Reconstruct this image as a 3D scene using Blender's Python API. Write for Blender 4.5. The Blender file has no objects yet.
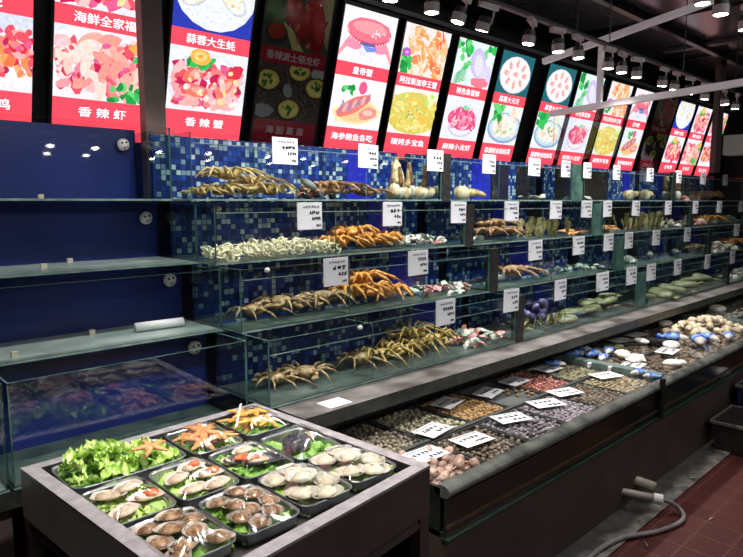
import bpy, math, random
from mathutils import Vector, Matrix, Euler
random.seed(7)
PI = math.pi
SC = bpy.context.scene
COL = SC.collection
rnd = random.uniform

# ------------------------------------------------------------------ materials
def newmat(name):
    m = bpy.data.materials.new(name); m.use_nodes = True
    nt = m.node_tree; nt.nodes.clear()
    out = nt.nodes.new('ShaderNodeOutputMaterial')
    return m, nt, out
def rgba(c): return (c[0], c[1], c[2], 1)
def pbr(name, c1, c2=None, rough=.5, metal=0, scale=20, bump=0, spec=.5, emit=0, objrand=0, detail=3, sss=0, lo=.35, hi=.65):
    m, nt, out = newmat(name)
    b = nt.nodes.new('ShaderNodeBsdfPrincipled')
    nt.links.new(b.outputs[0], out.inputs[0])
    b.inputs['Roughness'].default_value = rough
    b.inputs['Metallic'].default_value = metal
    b.inputs['Specular IOR Level'].default_value = spec
    tc = nt.nodes.new('ShaderNodeTexCoord')
    nz = nt.nodes.new('ShaderNodeTexNoise'); nz.inputs['Scale'].default_value = scale; nz.inputs['Detail'].default_value = detail
    nt.links.new(tc.outputs['Object'], nz.inputs['Vector'])
    rp = nt.nodes.new('ShaderNodeValToRGB')
    rp.color_ramp.elements[0].position = lo; rp.color_ramp.elements[1].position = hi
    rp.color_ramp.elements[0].color = rgba(c1); rp.color_ramp.elements[1].color = rgba(c2 or c1)
    nt.links.new(nz.outputs[0], rp.inputs[0])
    src = rp.outputs[0]
    if objrand:
        oi = nt.nodes.new('ShaderNodeObjectInfo')
        mp = nt.nodes.new('ShaderNodeMapRange')
        mp.inputs[3].default_value = 1 - objrand; mp.inputs[4].default_value = 1 + objrand
        nt.links.new(oi.outputs['Random'], mp.inputs[0])
        hs = nt.nodes.new('ShaderNodeHueSaturation')
        nt.links.new(mp.outputs[0], hs.inputs['Value']); nt.links.new(src, hs.inputs['Color'])
        src = hs.outputs[0]
    nt.links.new(src, b.inputs['Base Color'])
    if emit:
        nt.links.new(src, b.inputs['Emission Color']); b.inputs['Emission Strength'].default_value = emit
    if bump:
        bp = nt.nodes.new('ShaderNodeBump'); bp.inputs['Strength'].default_value = bump; bp.inputs['Distance'].default_value = .01
        nt.links.new(nz.outputs[0], bp.inputs['Height']); nt.links.new(bp.outputs[0], b.inputs['Normal'])
    return m
def sheet(name, tint, ior=1.45, rough=.02, gloss=(1, 1, 1), extra=0, grz=.75):
    # thin clear sheet: straight-through transmission plus a fresnel reflection
    m, nt, out = newmat(name)
    t = nt.nodes.new('ShaderNodeBsdfTransparent'); t.inputs[0].default_value = rgba(tint)
    g = nt.nodes.new('ShaderNodeBsdfGlossy'); g.inputs['Roughness'].default_value = rough; g.inputs[0].default_value = rgba(gloss)
    lw = nt.nodes.new('ShaderNodeLayerWeight'); lw.inputs[0].default_value = .5
    pw = nt.nodes.new('ShaderNodeMath'); pw.operation = 'POWER'; pw.inputs[1].default_value = 5
    f0 = ((ior - 1) / (ior + 1)) ** 2 + extra
    ma = nt.nodes.new('ShaderNodeMath'); ma.operation = 'MULTIPLY_ADD'; ma.inputs[1].default_value = grz; ma.inputs[2].default_value = f0
    mx = nt.nodes.new('ShaderNodeMixShader')
    nt.links.new(lw.outputs['Facing'], pw.inputs[0]); nt.links.new(pw.outputs[0], ma.inputs[0]); nt.links.new(ma.outputs[0], mx.inputs[0])
    nt.links.new(t.outputs[0], mx.inputs[1]); nt.links.new(g.outputs[0], mx.inputs[2])
    nt.links.new(mx.outputs[0], out.inputs[0])
    return m
def emis(name, c, s):
    m, nt, out = newmat(name)
    e = nt.nodes.new('ShaderNodeEmission'); e.inputs[0].default_value = rgba(c); e.inputs[1].default_value = s
    nt.links.new(e.outputs[0], out.inputs[0]); return m
def mosaic(name, axes, pitch=.0275, bright=1.0):
    # little square glass tiles in three blues and a pale grey, set out in world space
    m, nt, out = newmat(name)
    N = nt.nodes.new; L = nt.links.new
    geo = N('ShaderNodeNewGeometry'); sp = N('ShaderNodeSeparateXYZ'); L(geo.outputs['Position'], sp.inputs[0])
    cells, fr = [], []
    for a in axes:
        d = N('ShaderNodeMath'); d.operation = 'DIVIDE'; d.inputs[1].default_value = pitch; L(sp.outputs[a], d.inputs[0])
        f = N('ShaderNodeMath'); f.operation = 'FLOOR'; L(d.outputs[0], f.inputs[0]); cells.append(f)
        g = N('ShaderNodeMath'); g.operation = 'FRACT'; L(d.outputs[0], g.inputs[0])
        pp = N('ShaderNodeMath'); pp.operation = 'COMPARE'; pp.inputs[1].default_value = .5; pp.inputs[2].default_value = .43; L(g.outputs[0], pp.inputs[0]); fr.append(pp)
    cb = N('ShaderNodeCombineXYZ'); L(cells[0].outputs[0], cb.inputs[0]); L(cells[1].outputs[0], cb.inputs[1])
    wn = N('ShaderNodeTexWhiteNoise'); wn.noise_dimensions = '3D'; L(cb.outputs[0], wn.inputs['Vector'])
    rp = N('ShaderNodeValToRGB'); rp.color_ramp.interpolation = 'CONSTANT'
    cols = [(0, (.008, .026, .19)), (.28, (.014, .055, .33)), (.5, (.028, .095, .44)), (.62, (.006, .02, .13)), (.72, (.46, .60, .66)), (.88, (.26, .38, .50))]
    el = rp.color_ramp.elements
    el[0].position = 0; el[0].color = rgba(cols[0][1]); el[1].position = cols[1][0]; el[1].color = rgba(cols[1][1])
    for p, c in cols[2:]:
        e = el.new(p); e.color = rgba(c)
    L(wn.outputs['Value'], rp.inputs[0])
    mu = N('ShaderNodeMath'); mu.operation = 'MULTIPLY'; L(fr[0].outputs[0], mu.inputs[0]); L(fr[1].outputs[0], mu.inputs[1])
    mx = N('ShaderNodeMix'); mx.data_type = 'RGBA'; mx.inputs[6].default_value = (.01, .025, .09, 1)
    L(mu.outputs[0], mx.inputs[0]); L(rp.outputs[0], mx.inputs[7])
    b = N('ShaderNodeBsdfPrincipled'); b.inputs['Roughness'].default_value = .3
    L(mx.outputs[2], b.inputs['Base Color']); L(b.outputs[0], out.inputs[0])
    if bright:
        L(mx.outputs[2], b.inputs['Emission Color']); b.inputs['Emission Strength'].default_value = .0
    return m
def vcol_emit(name, s):
    m, nt, out = newmat(name)
    N = nt.nodes.new; L = nt.links.new
    a = N('ShaderNodeAttribute'); a.attribute_name = 'Col'
    tc = N('ShaderNodeTexCoord'); nz = N('ShaderNodeTexNoise'); nz.inputs['Scale'].default_value = 60; nz.inputs['Detail'].default_value = 4
    L(tc.outputs['Object'], nz.inputs['Vector'])
    mp = N('ShaderNodeMapRange'); mp.inputs[1].default_value = .3; mp.inputs[2].default_value = .7; mp.inputs[3].default_value = .84; mp.inputs[4].default_value = 1.16
    L(nz.outputs[0], mp.inputs[0])
    vm = N('ShaderNodeVectorMath'); vm.operation = 'MULTIPLY'; L(a.outputs['Color'], vm.inputs[0]); L(mp.outputs[0], vm.inputs[1])
    if s > 0:
        e = N('ShaderNodeEmission'); e.inputs[1].default_value = s; L(vm.outputs[0], e.inputs[0]); L(e.outputs[0], out.inputs[0])
    else:
        b = N('ShaderNodeBsdfPrincipled'); b.inputs['Roughness'].default_value = .18
        L(vm.outputs[0], b.inputs['Base Color']); L(b.outputs[0], out.inputs[0])
    return m

M = {}
M['glass'] = sheet('tank_glass', (.965, .985, .978), 1.5)
M['end_glass'] = sheet('tank_end_glass', (.82, .88, .87), 1.42)
M['edge'] = pbr('glass_edge', (.035, .085, .08), (.08, .17, .155), rough=.25, scale=8, emit=.03)
M['edge_light'] = pbr('glass_edge_light', (.10, .17, .16), (.20, .29, .27), rough=.2, scale=12, emit=.06)
M['water'] = sheet('water_surface', (.90, .965, .97), 1.33, .03)
M['poolwater'] = sheet('pool_water_surface', (.93, .96, .95), 1.25, .05)
M['film'] = sheet('plastic_film', (.97, .97, .97), 1.5, .08, extra=.085)
M['navy'] = pbr('navy_back_panel', (.005, .014, .105), (.008, .022, .16), rough=.35, scale=3)
M['blue'] = pbr('royal_blue_panel', (.012, .012, .38), (.02, .03, .52), rough=.35, scale=5)
M['mosaic'] = mosaic('blue_mosaic_tiles', ('X', 'Z'))
M['mosaic_side'] = mosaic('blue_mosaic_tiles_side', ('Y', 'Z'))
M['floorglass'] = pbr('tank_floor_sheet', (.20, .26, .25), (.32, .38, .37), rough=.3, scale=6)
M['floordark'] = pbr('tank_floor_dark', (.025, .045, .04), (.07, .105, .09), rough=.35, scale=9)
M['darkpanel'] = pbr('dark_brown_panel', (.012, .009, .008), (.03, .022, .018), rough=.4, scale=14)
M['black'] = pbr('black_paint', (.008, .008, .009), (.014, .013, .014), rough=.35)
M['post'] = pbr('black_post', (.012, .011, .012), (.03, .027, .026), rough=.4, scale=30)
M['column'] = pbr('brown_column', (.11, .075, .068), (.15, .10, .09), rough=.5, scale=9)
M['steel'] = pbr('brushed_steel', (.34, .32, .34), (.50, .47, .49), rough=.34, metal=.3, scale=25, bump=.05)
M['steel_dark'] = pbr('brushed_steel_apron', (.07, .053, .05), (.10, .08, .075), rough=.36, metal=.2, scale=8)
M['steel_in'] = pbr('worn_steel_inside', (.04, .038, .036), (.08, .075, .07), rough=.5, metal=.4, scale=30)
M['tray_metal'] = pbr('tray_metal', (.30, .32, .36), (.42, .44, .48), rough=.28, metal=.8, scale=20)
M['stone'] = pbr('worn_grey_stone', (.060, .052, .049), (.22, .205, .20), rough=.36, scale=7, bump=.2, detail=8)
M['stone_dark'] = pbr('wet_dark_stone', (.010, .013, .011), (.030, .034, .028), rough=.4, scale=18, bump=.3)
M['rim'] = pbr('wet_glass_rim', (.045, .055, .05), (.16, .165, .15), rough=.25, scale=9, bump=.3, detail=6)
M['poolwall'] = pbr('brown_painted_wall', (.052, .036, .029), (.072, .050, .040), rough=.6, scale=5, bump=.2)
M['underframe'] = pbr('dark_green_glass_front', (.008, .014, .011), (.022, .024, .018), rough=.15, scale=5)
M['greenedge'] = pbr('green_edge', (.008, .022, .017), (.015, .04, .03), rough=.3)
M['divtop'] = pbr('thick_glass_divider', (.10, .15, .14), (.20, .27, .25), rough=.2, scale=10)
M['traygrey'] = pbr('grey_basket', (.055, .055, .055), (.10, .10, .10), rough=.5, scale=30)
M['white'] = pbr('white_card', (.72, .73, .76), (.80, .81, .84), rough=.45, scale=6)
M['card_face'] = pbr('white_price_card', (.66, .68, .74), (.76, .78, .84), rough=.4, scale=6)  # plain white card, no emission
M['ink'] = pbr('black_ink', (.015, .015, .02), rough=.6)
M['ink_grey'] = pbr('grey_ink', (.28, .28, .32), rough=.6)
M['ink_blue'] = pbr('blue_ink', (.09, .11, .30), rough=.6)
M['strainer'] = pbr('white_plastic', (.55, .53, .50), (.7, .68, .65), rough=.4)
M['cream'] = pbr('cream_block', (.5, .45, .34), (.62, .58, .45), rough=.6)
M['ceiling'] = pbr('dark_ceiling', (.075, .065, .075), (.11, .10, .115), rough=.22, scale=2)
M['beam'] = pbr('black_beam', (.006, .006, .007), rough=.3)
M['beam_grey'] = pbr('grey_beam', (.09, .085, .10), (.13, .12, .14), rough=.4, scale=3)
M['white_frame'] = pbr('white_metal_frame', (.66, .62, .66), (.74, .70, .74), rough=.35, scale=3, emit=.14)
M['lampbody'] = pbr('grey_lamp_housing', (.40, .37, .37), (.48, .45, .45), rough=.45, emit=.02)
M['lampdark'] = pbr('dark_lamp_fins', (.03, .03, .035), rough=.4)
M['lens'] = emis('lamp_lens', (1, .96, .92), 22)
M['wall'] = pbr('dark_wall', (.012, .010, .012), (.022, .02, .022), rough=.6, scale=3)
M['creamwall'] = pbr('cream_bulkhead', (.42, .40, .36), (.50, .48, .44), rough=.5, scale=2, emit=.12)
M['red_text'] = emis('lit_red_band', (1.0, .068, .105), 1.4)
M['red_dark'] = pbr('unlit_red_band', (.24, .012, .022), (.28, .016, .028), rough=.2)
M['text_lit'] = emis('lit_white_letters', (1, .93, .96), 1.5)
M['text_dim'] = pbr('unlit_white_letters', (.45, .36, .38), rough=.3)
M['pic_lit'] = vcol_emit('lit_food_picture', 1.12)
M['pic_dim'] = vcol_emit('unlit_food_picture', 0)
M['pvc'] = pbr('grey_pvc', (.24, .20, .17), (.32, .28, .24), rough=.5)
M['hose'] = pbr('grey_hose', (.16, .15, .15), (.22, .21, .21), rough=.4)
M['binblack'] = pbr('black_plastic_bin', (.02, .018, .019), (.035, .032, .032), rough=.35)
M['binblue'] = pbr('navy_plastic_crate', (.008, .012, .05), (.012, .018, .07), rough=.35)
M['concrete'] = pbr('dirty_concrete', (.05, .045, .042), (.22, .20, .185), rough=.7, scale=14, bump=.4, detail=8)
# seafood
S = {}
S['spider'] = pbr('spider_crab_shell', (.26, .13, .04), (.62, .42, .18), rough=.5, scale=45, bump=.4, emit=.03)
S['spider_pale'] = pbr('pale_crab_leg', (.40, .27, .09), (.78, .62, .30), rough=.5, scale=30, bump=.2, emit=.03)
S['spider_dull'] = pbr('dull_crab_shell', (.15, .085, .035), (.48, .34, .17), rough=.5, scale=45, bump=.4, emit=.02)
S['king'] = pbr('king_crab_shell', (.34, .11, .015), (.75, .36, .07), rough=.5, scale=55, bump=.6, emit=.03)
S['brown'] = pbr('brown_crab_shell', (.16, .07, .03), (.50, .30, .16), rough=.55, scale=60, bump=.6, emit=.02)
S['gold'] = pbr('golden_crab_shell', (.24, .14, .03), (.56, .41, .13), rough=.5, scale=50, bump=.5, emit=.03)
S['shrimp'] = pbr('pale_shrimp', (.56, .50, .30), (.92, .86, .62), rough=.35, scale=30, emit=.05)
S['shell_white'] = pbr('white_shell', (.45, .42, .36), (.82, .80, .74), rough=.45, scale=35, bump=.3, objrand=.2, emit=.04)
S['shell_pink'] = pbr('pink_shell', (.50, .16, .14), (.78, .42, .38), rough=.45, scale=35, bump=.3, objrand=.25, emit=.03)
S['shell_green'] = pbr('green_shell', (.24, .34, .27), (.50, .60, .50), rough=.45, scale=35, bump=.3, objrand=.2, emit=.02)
S['penshell'] = pbr('olive_pen_shell', (.10, .085, .03), (.40, .35, .16), rough=.5, scale=40, bump=.4, objrand=.3, emit=.02)
S['geo_shell'] = pbr('geoduck_shell', (.48, .38, .20), (.78, .70, .50), rough=.5, scale=18, bump=.3)
S['geo_siphon'] = pbr('geoduck_siphon', (.40, .27, .11), (.74, .58, .34), rough=.55, scale=25, bump=.3)
S['geo_dark'] = pbr('geoduck_siphon_dark', (.08, .045, .025), (.26, .15, .07), rough=.5, scale=25, bump=.3)
S['mussel'] = pbr('dark_mussel_shell', (.012, .012, .016), (.06, .05, .05), rough=.25, scale=20)
S['flatfish'] = pbr('sandy_flatfish', (.07, .08, .035), (.24, .26, .13), rough=.45, scale=30, objrand=.15)
S['fish'] = pbr('grey_fish', (.10, .12, .12), (.32, .36, .34), rough=.3, scale=20)
S['purple'] = pbr('purple_shell', (.06, .05, .16), (.25, .22, .42), rough=.4, scale=30, objrand=.3)
S['star'] = pbr('orange_starfish', (.55, .20, .05), (.90, .46, .20), rough=.55, scale=70, bump=.5)
S['star2'] = pbr('golden_starfish', (.60, .26, .03), (.95, .55, .12), rough=.55, scale=70, bump=.5)
S['lettuce'] = pbr('lettuce_green', (.30, .56, .07), (.80, .95, .36), rough=.4, scale=16, bump=.3, objrand=.15)
S['lettuce2'] = pbr('parsley_green', (.10, .32, .03), (.42, .68, .15), rough=.45, scale=30, bump=.4)
S['oy_shell'] = pbr('oyster_shell', (.26, .24, .20), (.66, .62, .52), rough=.4, scale=30, bump=.5, objrand=.15)
S['oy_meat'] = pbr('oyster_meat', (.62, .54, .38), (.88, .82, .66), rough=.18, scale=25, bump=.3, objrand=.1)
S['cl_shell'] = pbr('brown_clam_shell', (.22, .17, .13), (.55, .47, .40), rough=.4, scale=30, bump=.4, objrand=.2)
S['cl_meat'] = pbr('brown_clam_meat', (.20, .09, .035), (.60, .38, .22), rough=.2, scale=40, bump=.5, objrand=.2)
S['sc_shell'] = pbr('scallop_shell', (.55, .42, .36), (.85, .76, .66), rough=.4, scale=25, bump=.3)
S['sc_meat'] = pbr('scallop_meat', (.55, .40, .28), (.85, .72, .56), rough=.2, scale=25, bump=.3)
S['roe'] = pbr('red_roe', (.75, .10, .03), (.90, .28, .12), rough=.2, scale=40)
S['dk_shell'] = pbr('dark_pen_shell', (.02, .02, .03), (.12, .11, .13), rough=.12, scale=10)
CL = {}
CL['grey'] = pbr('grey_brown_clam', (.10, .07, .05), (.42, .35, .27), rough=.3, scale=60, objrand=.45)
CL['pale'] = pbr('pale_clam', (.30, .25, .16), (.68, .62, .47), rough=.3, scale=60, objrand=.35)
CL['orange'] = pbr('orange_brown_clam', (.26, .12, .04), (.62, .38, .17), rough=.3, scale=60, objrand=.4)
CL['olive'] = pbr('olive_clam', (.12, .10, .05), (.42, .37, .24), rough=.3, scale=60, objrand=.4)
CL['brown'] = pbr('dark_brown_snail', (.05, .032, .022), (.32, .23, .16), rough=.3, scale=60, objrand=.5)
CL['purple'] = pbr('purple_grey_clam', (.12, .09, .11), (.45, .38, .42), rough=.3, scale=60, objrand=.45)
CL['pink'] = pbr('pink_worm', (.38, .13, .10), (.62, .28, .24), rough=.3, scale=60, objrand=.2)
CL['whelk'] = pbr('pinkish_whelk', (.24, .13, .09), (.62, .42, .34), rough=.4, scale=40, bump=.4, objrand=.25)
CL['tan'] = pbr('tan_clam', (.20, .14, .08), (.50, .40, .25), rough=.3, scale=60, objrand=.4)
M['bluebag'] = pbr('blue_printed_wrap', (.02, .10, .62), (.30, .50, .85), rough=.25, scale=28, lo=.45, hi=.62)

# ------------------------------------------------------------------ mesh builder
class MB:
    def __init__(s): s.v = []; s.f = []; s.m = []; s.c = []
    def quad(s, pts, m=0, c=None):
        n = len(s.v); s.v += [tuple(p) for p in pts]; s.f.append(tuple(range(n, n + len(pts)))); s.m.append(m); s.c.append(c)
    def box(s, x0, x1, y0, y1, z0, z1, m=0, mats=None, T=None):
        n = len(s.v)
        P = [Vector(p) for p in ((x0, y0, z0), (x1, y0, z0), (x1, y1, z0), (x0, y1, z0), (x0, y0, z1), (x1, y0, z1), (x1, y1, z1), (x0, y1, z1))]
        if T is not None: P = [T @ p for p in P]
        s.v += [tuple(p) for p in P]
        F = [(0, 3, 2, 1), (4, 5, 6, 7), (0, 1, 5, 4), (1, 2, 6, 5), (2, 3, 7, 6), (3, 0, 4, 7)]
        for i, q in enumerate(F):
            s.f.append(tuple(n + k for k in q)); s.m.append(mats[i // 2 if i < 2 else {2: 1, 4: 1, 3: 2, 5: 2}[i]] if mats else m); s.c.append(None)
        return s
    def tube(s, pts, r, n=6, m=0, cap=True, flat=1.0):
        pts = [Vector(p) for p in pts]; k = len(pts)
        if not isinstance(r, (list, tuple)): r = [r] * k
        base = len(s.v); up = Vector((0, 0, 1)); prev = None
        for i, p in enumerate(pts):
            d = (pts[min(i + 1, k - 1)] - pts[max(i - 1, 0)]).normalized()
            if prev is None:
                a = d.cross(up)
                if a.length < .1: a = d.cross(Vector((1, 0, 0)))
            else: a = prev - d * prev.dot(d)
            a.normalize(); prev = a; b = d.cross(a)
            for j in range(n):
                t = 2 * PI * j / n
                s.v.append(tuple(p + a * math.cos(t) * r[i] + b * math.sin(t) * r[i] * flat))
        for i in range(k - 1):
            for j in range(n):
                j2 = (j + 1) % n
                s.f.append((base + i * n + j, base + i * n + j2, base + (i + 1) * n + j2, base + (i + 1) * n + j)); s.m.append(m); s.c.append(None)
        if cap:
            s.f.append(tuple(base + j for j in range(n))[::-1]); s.m.append(m); s.c.append(None)
            s.f.append(tuple(base + (k - 1) * n + j for j in range(n))); s.m.append(m); s.c.append(None)
        return s
    def ell(s, c, r, nu=10, nv=6, m=0, fn=None, T=None):
        base = len(s.v); c = Vector(c)
        def P(u, w):
            d = Vector((math.cos(u) * math.sin(w), math.sin(u) * math.sin(w), math.cos(w)))
            k = fn(d) if fn else 1
            p = Vector((d.x * r[0] * k, d.y * r[1] * k, d.z * r[2] * k))
            if T is not None: p = T @ p
            return tuple(c + p)
        s.v.append(P(0, 0))
        for i in range(1, nv):
            for j in range(nu): s.v.append(P(2 * PI * j / nu, PI * i / nv))
        s.v.append(P(0, PI)); last = len(s.v) - 1
        for j in range(nu):
            j2 = (j + 1) % nu
            s.f.append((base, base + 1 + j, base + 1 + j2)); s.m.append(m); s.c.append(None)
            for i in range(nv - 2):
                a = base + 1 + i * nu
                s.f.append((a + j, a + nu + j, a + nu + j2, a + j2)); s.m.append(m); s.c.append(None)
            a = base + 1 + (nv - 2) * nu
            s.f.append((a + j, last, a + j2)); s.m.append(m); s.c.append(None)
        return s
    def grid(s, fn, nu, nv, m=0):
        base = len(s.v)
        for i in range(nu + 1):
            for j in range(nv + 1): s.v.append(tuple(fn(i / nu, j / nv)))
        for i in range(nu):
            for j in range(nv):
                a = base + i * (nv + 1) + j
                s.f.append((a, a + nv + 1, a + nv + 2, a + 1)); s.m.append(m); s.c.append(None)
        return s
    def disc(s, c, r, z, n=16, m=0):
        s.quad([(c[0] + r * math.cos(2 * PI * k / n), c[1] + r * math.sin(2 * PI * k / n), z) for k in range(n)], m)
    def build(s, name, mats, parent=None, off=(0, 0, 0), smooth=False, cols=False):
        me = bpy.data.meshes.new(name)
        if any(off): vs = [(v[0] - off[0], v[1] - off[1], v[2] - off[2]) for v in s.v]
        else: vs = s.v
        me.from_pydata(vs, [], s.f)
        if not isinstance(mats, (list, tuple)): mats = [mats]
        for q in mats: me.materials.append(q)
        me.polygons.foreach_set('material_index', s.m)
        if smooth: me.polygons.foreach_set('use_smooth', [True] * len(s.f))
        if cols:
            at = me.color_attributes.new('Col', 'FLOAT_COLOR', 'CORNER')
            data = []
            for p, c in zip(me.polygons, s.c):
                c = c or (1, 1, 1)
                for _ in range(p.loop_total): data += [c[0], c[1], c[2], 1]
            at.data.foreach_set('color', data)
        me.update()
        o = bpy.data.objects.new(name, me); COL.objects.link(o)
        if parent: o.parent = parent
        return o
def tag(o, label, cat, group=None, kind=None):
    if label: o['label'] = label
    if cat: o['category'] = cat
    if group: o['group'] = group
    if kind: o['kind'] = kind
    return o
def empty(name, label, cat, loc=(0, 0, 0), rot=(0, 0, 0), group=None):
    o = bpy.data.objects.new(name, None); COL.objects.link(o); o.empty_display_size = .05
    o.location = loc; o.rotation_euler = rot
    return tag(o, label, cat, group)
def struct(name, mb, mats, **k):
    o = mb.build(name, mats, **k); o['kind'] = 'structure'; return o
def dup(o):
    c = o.copy(); COL.objects.link(c)
    for ch in list(o.children):
        d = dup(ch); d.parent = c
    return c
class Proto:
    # a thing with its parts; the first placing uses the thing itself, later ones copy it
    def __init__(s, o): s.o = o; s.used = False
    def put(s, loc, rz=0, sc=1, label=None, group=None, rot=None, cat=None):
        if s.used: o = dup(s.o)
        else: o = s.o; s.used = True
        o.location = loc; o.rotation_euler = rot if rot else (0, 0, rz)
        o.scale = (sc, sc, sc) if not isinstance(sc, tuple) else sc
        if label: o['label'] = label
        if group: o['group'] = group
        elif 'group' in o: del o['group']
        if cat: o['category'] = cat
        return o
ORD = ['first', 'second', 'third', 'fourth', 'fifth', 'sixth', 'seventh', 'eighth', 'ninth', 'tenth', 'eleventh', 'twelfth', 'thirteenth', 'fourteenth', 'fifteenth', 'sixteenth', 'seventeenth', 'eighteenth']

# ------------------------------------------------------------------ camera
F = 630.; PITCH = math.atan(77 / F); YAW = math.atan((1030 - 371.5) * math.cos(PITCH) / F)
cd = bpy.data.cameras.new('camera'); cam = bpy.data.objects.new('camera', cd); COL.objects.link(cam)
cd.sensor_fit = 'HORIZONTAL'; cd.sensor_width = 36; cd.lens = 36 * F / 743
cam.location = (0, 0, 1.6); cam.rotation_euler = (PI / 2 - PITCH, 0, YAW - PI / 2)
cd.clip_start = .05; cd.clip_end = 60
SC.camera = cam

# ------------------------------------------------------------------ room
mfl, nt, out = newmat('red_ribbed_floor_tiles')
N = nt.nodes.new; L = nt.links.new
geo = N('ShaderNodeNewGeometry')
br = N('ShaderNodeTexBrick'); br.offset = 0; br.inputs['Scale'].default_value = 1
br.inputs['Brick Width'].default_value = .165; br.inputs['Row Height'].default_value = .165; br.inputs['Mortar Size'].default_value = .004
br.inputs['Color1'].default_value = (.078, .016, .014, 1); br.inputs['Color2'].default_value = (.100, .021, .018, 1); br.inputs['Mortar'].default_value = (.15, .06, .052, 1)
L(geo.outputs['Position'], br.inputs['Vector'])
wv = N('ShaderNodeTexWave'); wv.wave_type = 'BANDS'; wv.bands_direction = 'X'; wv.inputs['Scale'].default_value = 20; wv.inputs['Distortion'].default_value = 0
mp_ = N('ShaderNodeMapping'); mp_.inputs['Rotation'].default_value = (0, 0, math.radians(45)); L(geo.outputs['Position'], mp_.inputs['Vector']); L(mp_.outputs[0], wv.inputs['Vector'])
mx = N('ShaderNodeMix'); mx.data_type = 'RGBA'; mx.blend_type = 'MULTIPLY'; mx.inputs[0].default_value = .45
L(br.outputs[0], mx.inputs[6]); L(wv.outputs[0], mx.inputs[7])
b = N('ShaderNodeBsdfPrincipled'); b.inputs['Roughness'].default_value = .42
L(mx.outputs[2], b.inputs['Base Color'])
bp = N('ShaderNodeBump'); bp.inputs['Strength'].default_value = .5; bp.inputs['Distance'].default_value = .003; L(wv.outputs[0], bp.inputs['Height']); L(bp.outputs[0], b.inputs['Normal'])
L(b.outputs[0], out.inputs[0]); M['floor'] = mfl

struct('floor', MB().box(-3, 12, -9, 3.7, -.06, 0), M['floor'])
kb = MB()
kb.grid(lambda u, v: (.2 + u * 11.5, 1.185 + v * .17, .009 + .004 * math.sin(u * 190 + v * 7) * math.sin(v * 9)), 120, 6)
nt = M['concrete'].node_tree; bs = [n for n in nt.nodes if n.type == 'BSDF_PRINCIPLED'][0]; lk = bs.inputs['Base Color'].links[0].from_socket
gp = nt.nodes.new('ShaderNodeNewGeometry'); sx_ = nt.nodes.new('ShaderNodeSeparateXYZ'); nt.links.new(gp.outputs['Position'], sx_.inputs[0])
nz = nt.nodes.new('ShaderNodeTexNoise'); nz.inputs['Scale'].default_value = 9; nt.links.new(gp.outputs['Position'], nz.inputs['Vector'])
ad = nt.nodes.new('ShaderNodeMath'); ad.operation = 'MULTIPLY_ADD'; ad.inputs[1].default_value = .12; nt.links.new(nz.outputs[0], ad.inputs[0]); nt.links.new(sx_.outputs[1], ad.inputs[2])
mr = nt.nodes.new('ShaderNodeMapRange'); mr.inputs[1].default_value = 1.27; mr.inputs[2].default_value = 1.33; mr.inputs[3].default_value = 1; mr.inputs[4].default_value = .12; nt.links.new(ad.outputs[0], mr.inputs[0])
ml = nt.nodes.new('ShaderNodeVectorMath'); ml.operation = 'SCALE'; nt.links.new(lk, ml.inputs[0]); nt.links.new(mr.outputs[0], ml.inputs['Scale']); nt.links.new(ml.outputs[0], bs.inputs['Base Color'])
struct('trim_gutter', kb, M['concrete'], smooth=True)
struct('wall_back', MB().box(-3, 12, 3.7, 3.8, 0, 3.4), M['wall'])
struct('wall_left', MB().box(-3.1, -3, -9, 3.7, 0, 3.4), M['wall'])
struct('wall_front', MB().box(-3, 12, -9.1, -9, 0, 3.4), M['wall'])
struct('wall_right', MB().box(12, 12.1, -9, 3.7, 0, 3.4), M['wall'])
struct('ceiling', MB().box(-3, 12, -9, 3.7, 3.3, 3.4), M['ceiling'])
# ceiling grid of beams
g = MB()
for y in (2.58, 1.7, .6, -.6): g.box(-3, 12, y - .03, y + .03, 3.22, 3.3)
for x in (.5, 2.4, 4.3, 6.2, 8.1, 10): g.box(x - .015, x + .015, -4, 3.5, 3.275, 3.3)
struct('trim_ceiling_beams', g, M['beam'])
g = MB()
for x in (7.4,): g.box(x, x + .10, -1, 3.0, 3.25, 3.29)
struct('trim_ceiling_ducts', g, M['beam_grey'])
# bulkhead and dark opening at the far right end
g = MB().box(10.9, 11.2, 1.0, 3.4, 2.32, 2.62)
struct('trim_bulkhead', g, M['creamwall'])
g = MB(); g.box(11.0, 11.1, 1.0, 3.4, 2.63, 3.2); g.box(11.05, 11.15, 2.3, 2.36, 0, 2.3); g.box(11.05, 11.15, 3.0, 3.4, 0, 2.3)
struct('trim_far_partition', g, M['wall'])
# brown column in front of the menu boards and the far one
struct('trim_column', MB().box(1.402, 1.508, 3.055, 3.12, 0, 3.3), M['column'])
struct('trim_far_column', MB().box(8.40, 8.60, 2.70, 2.76, 1.95, 3.3), M['column'])

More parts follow.
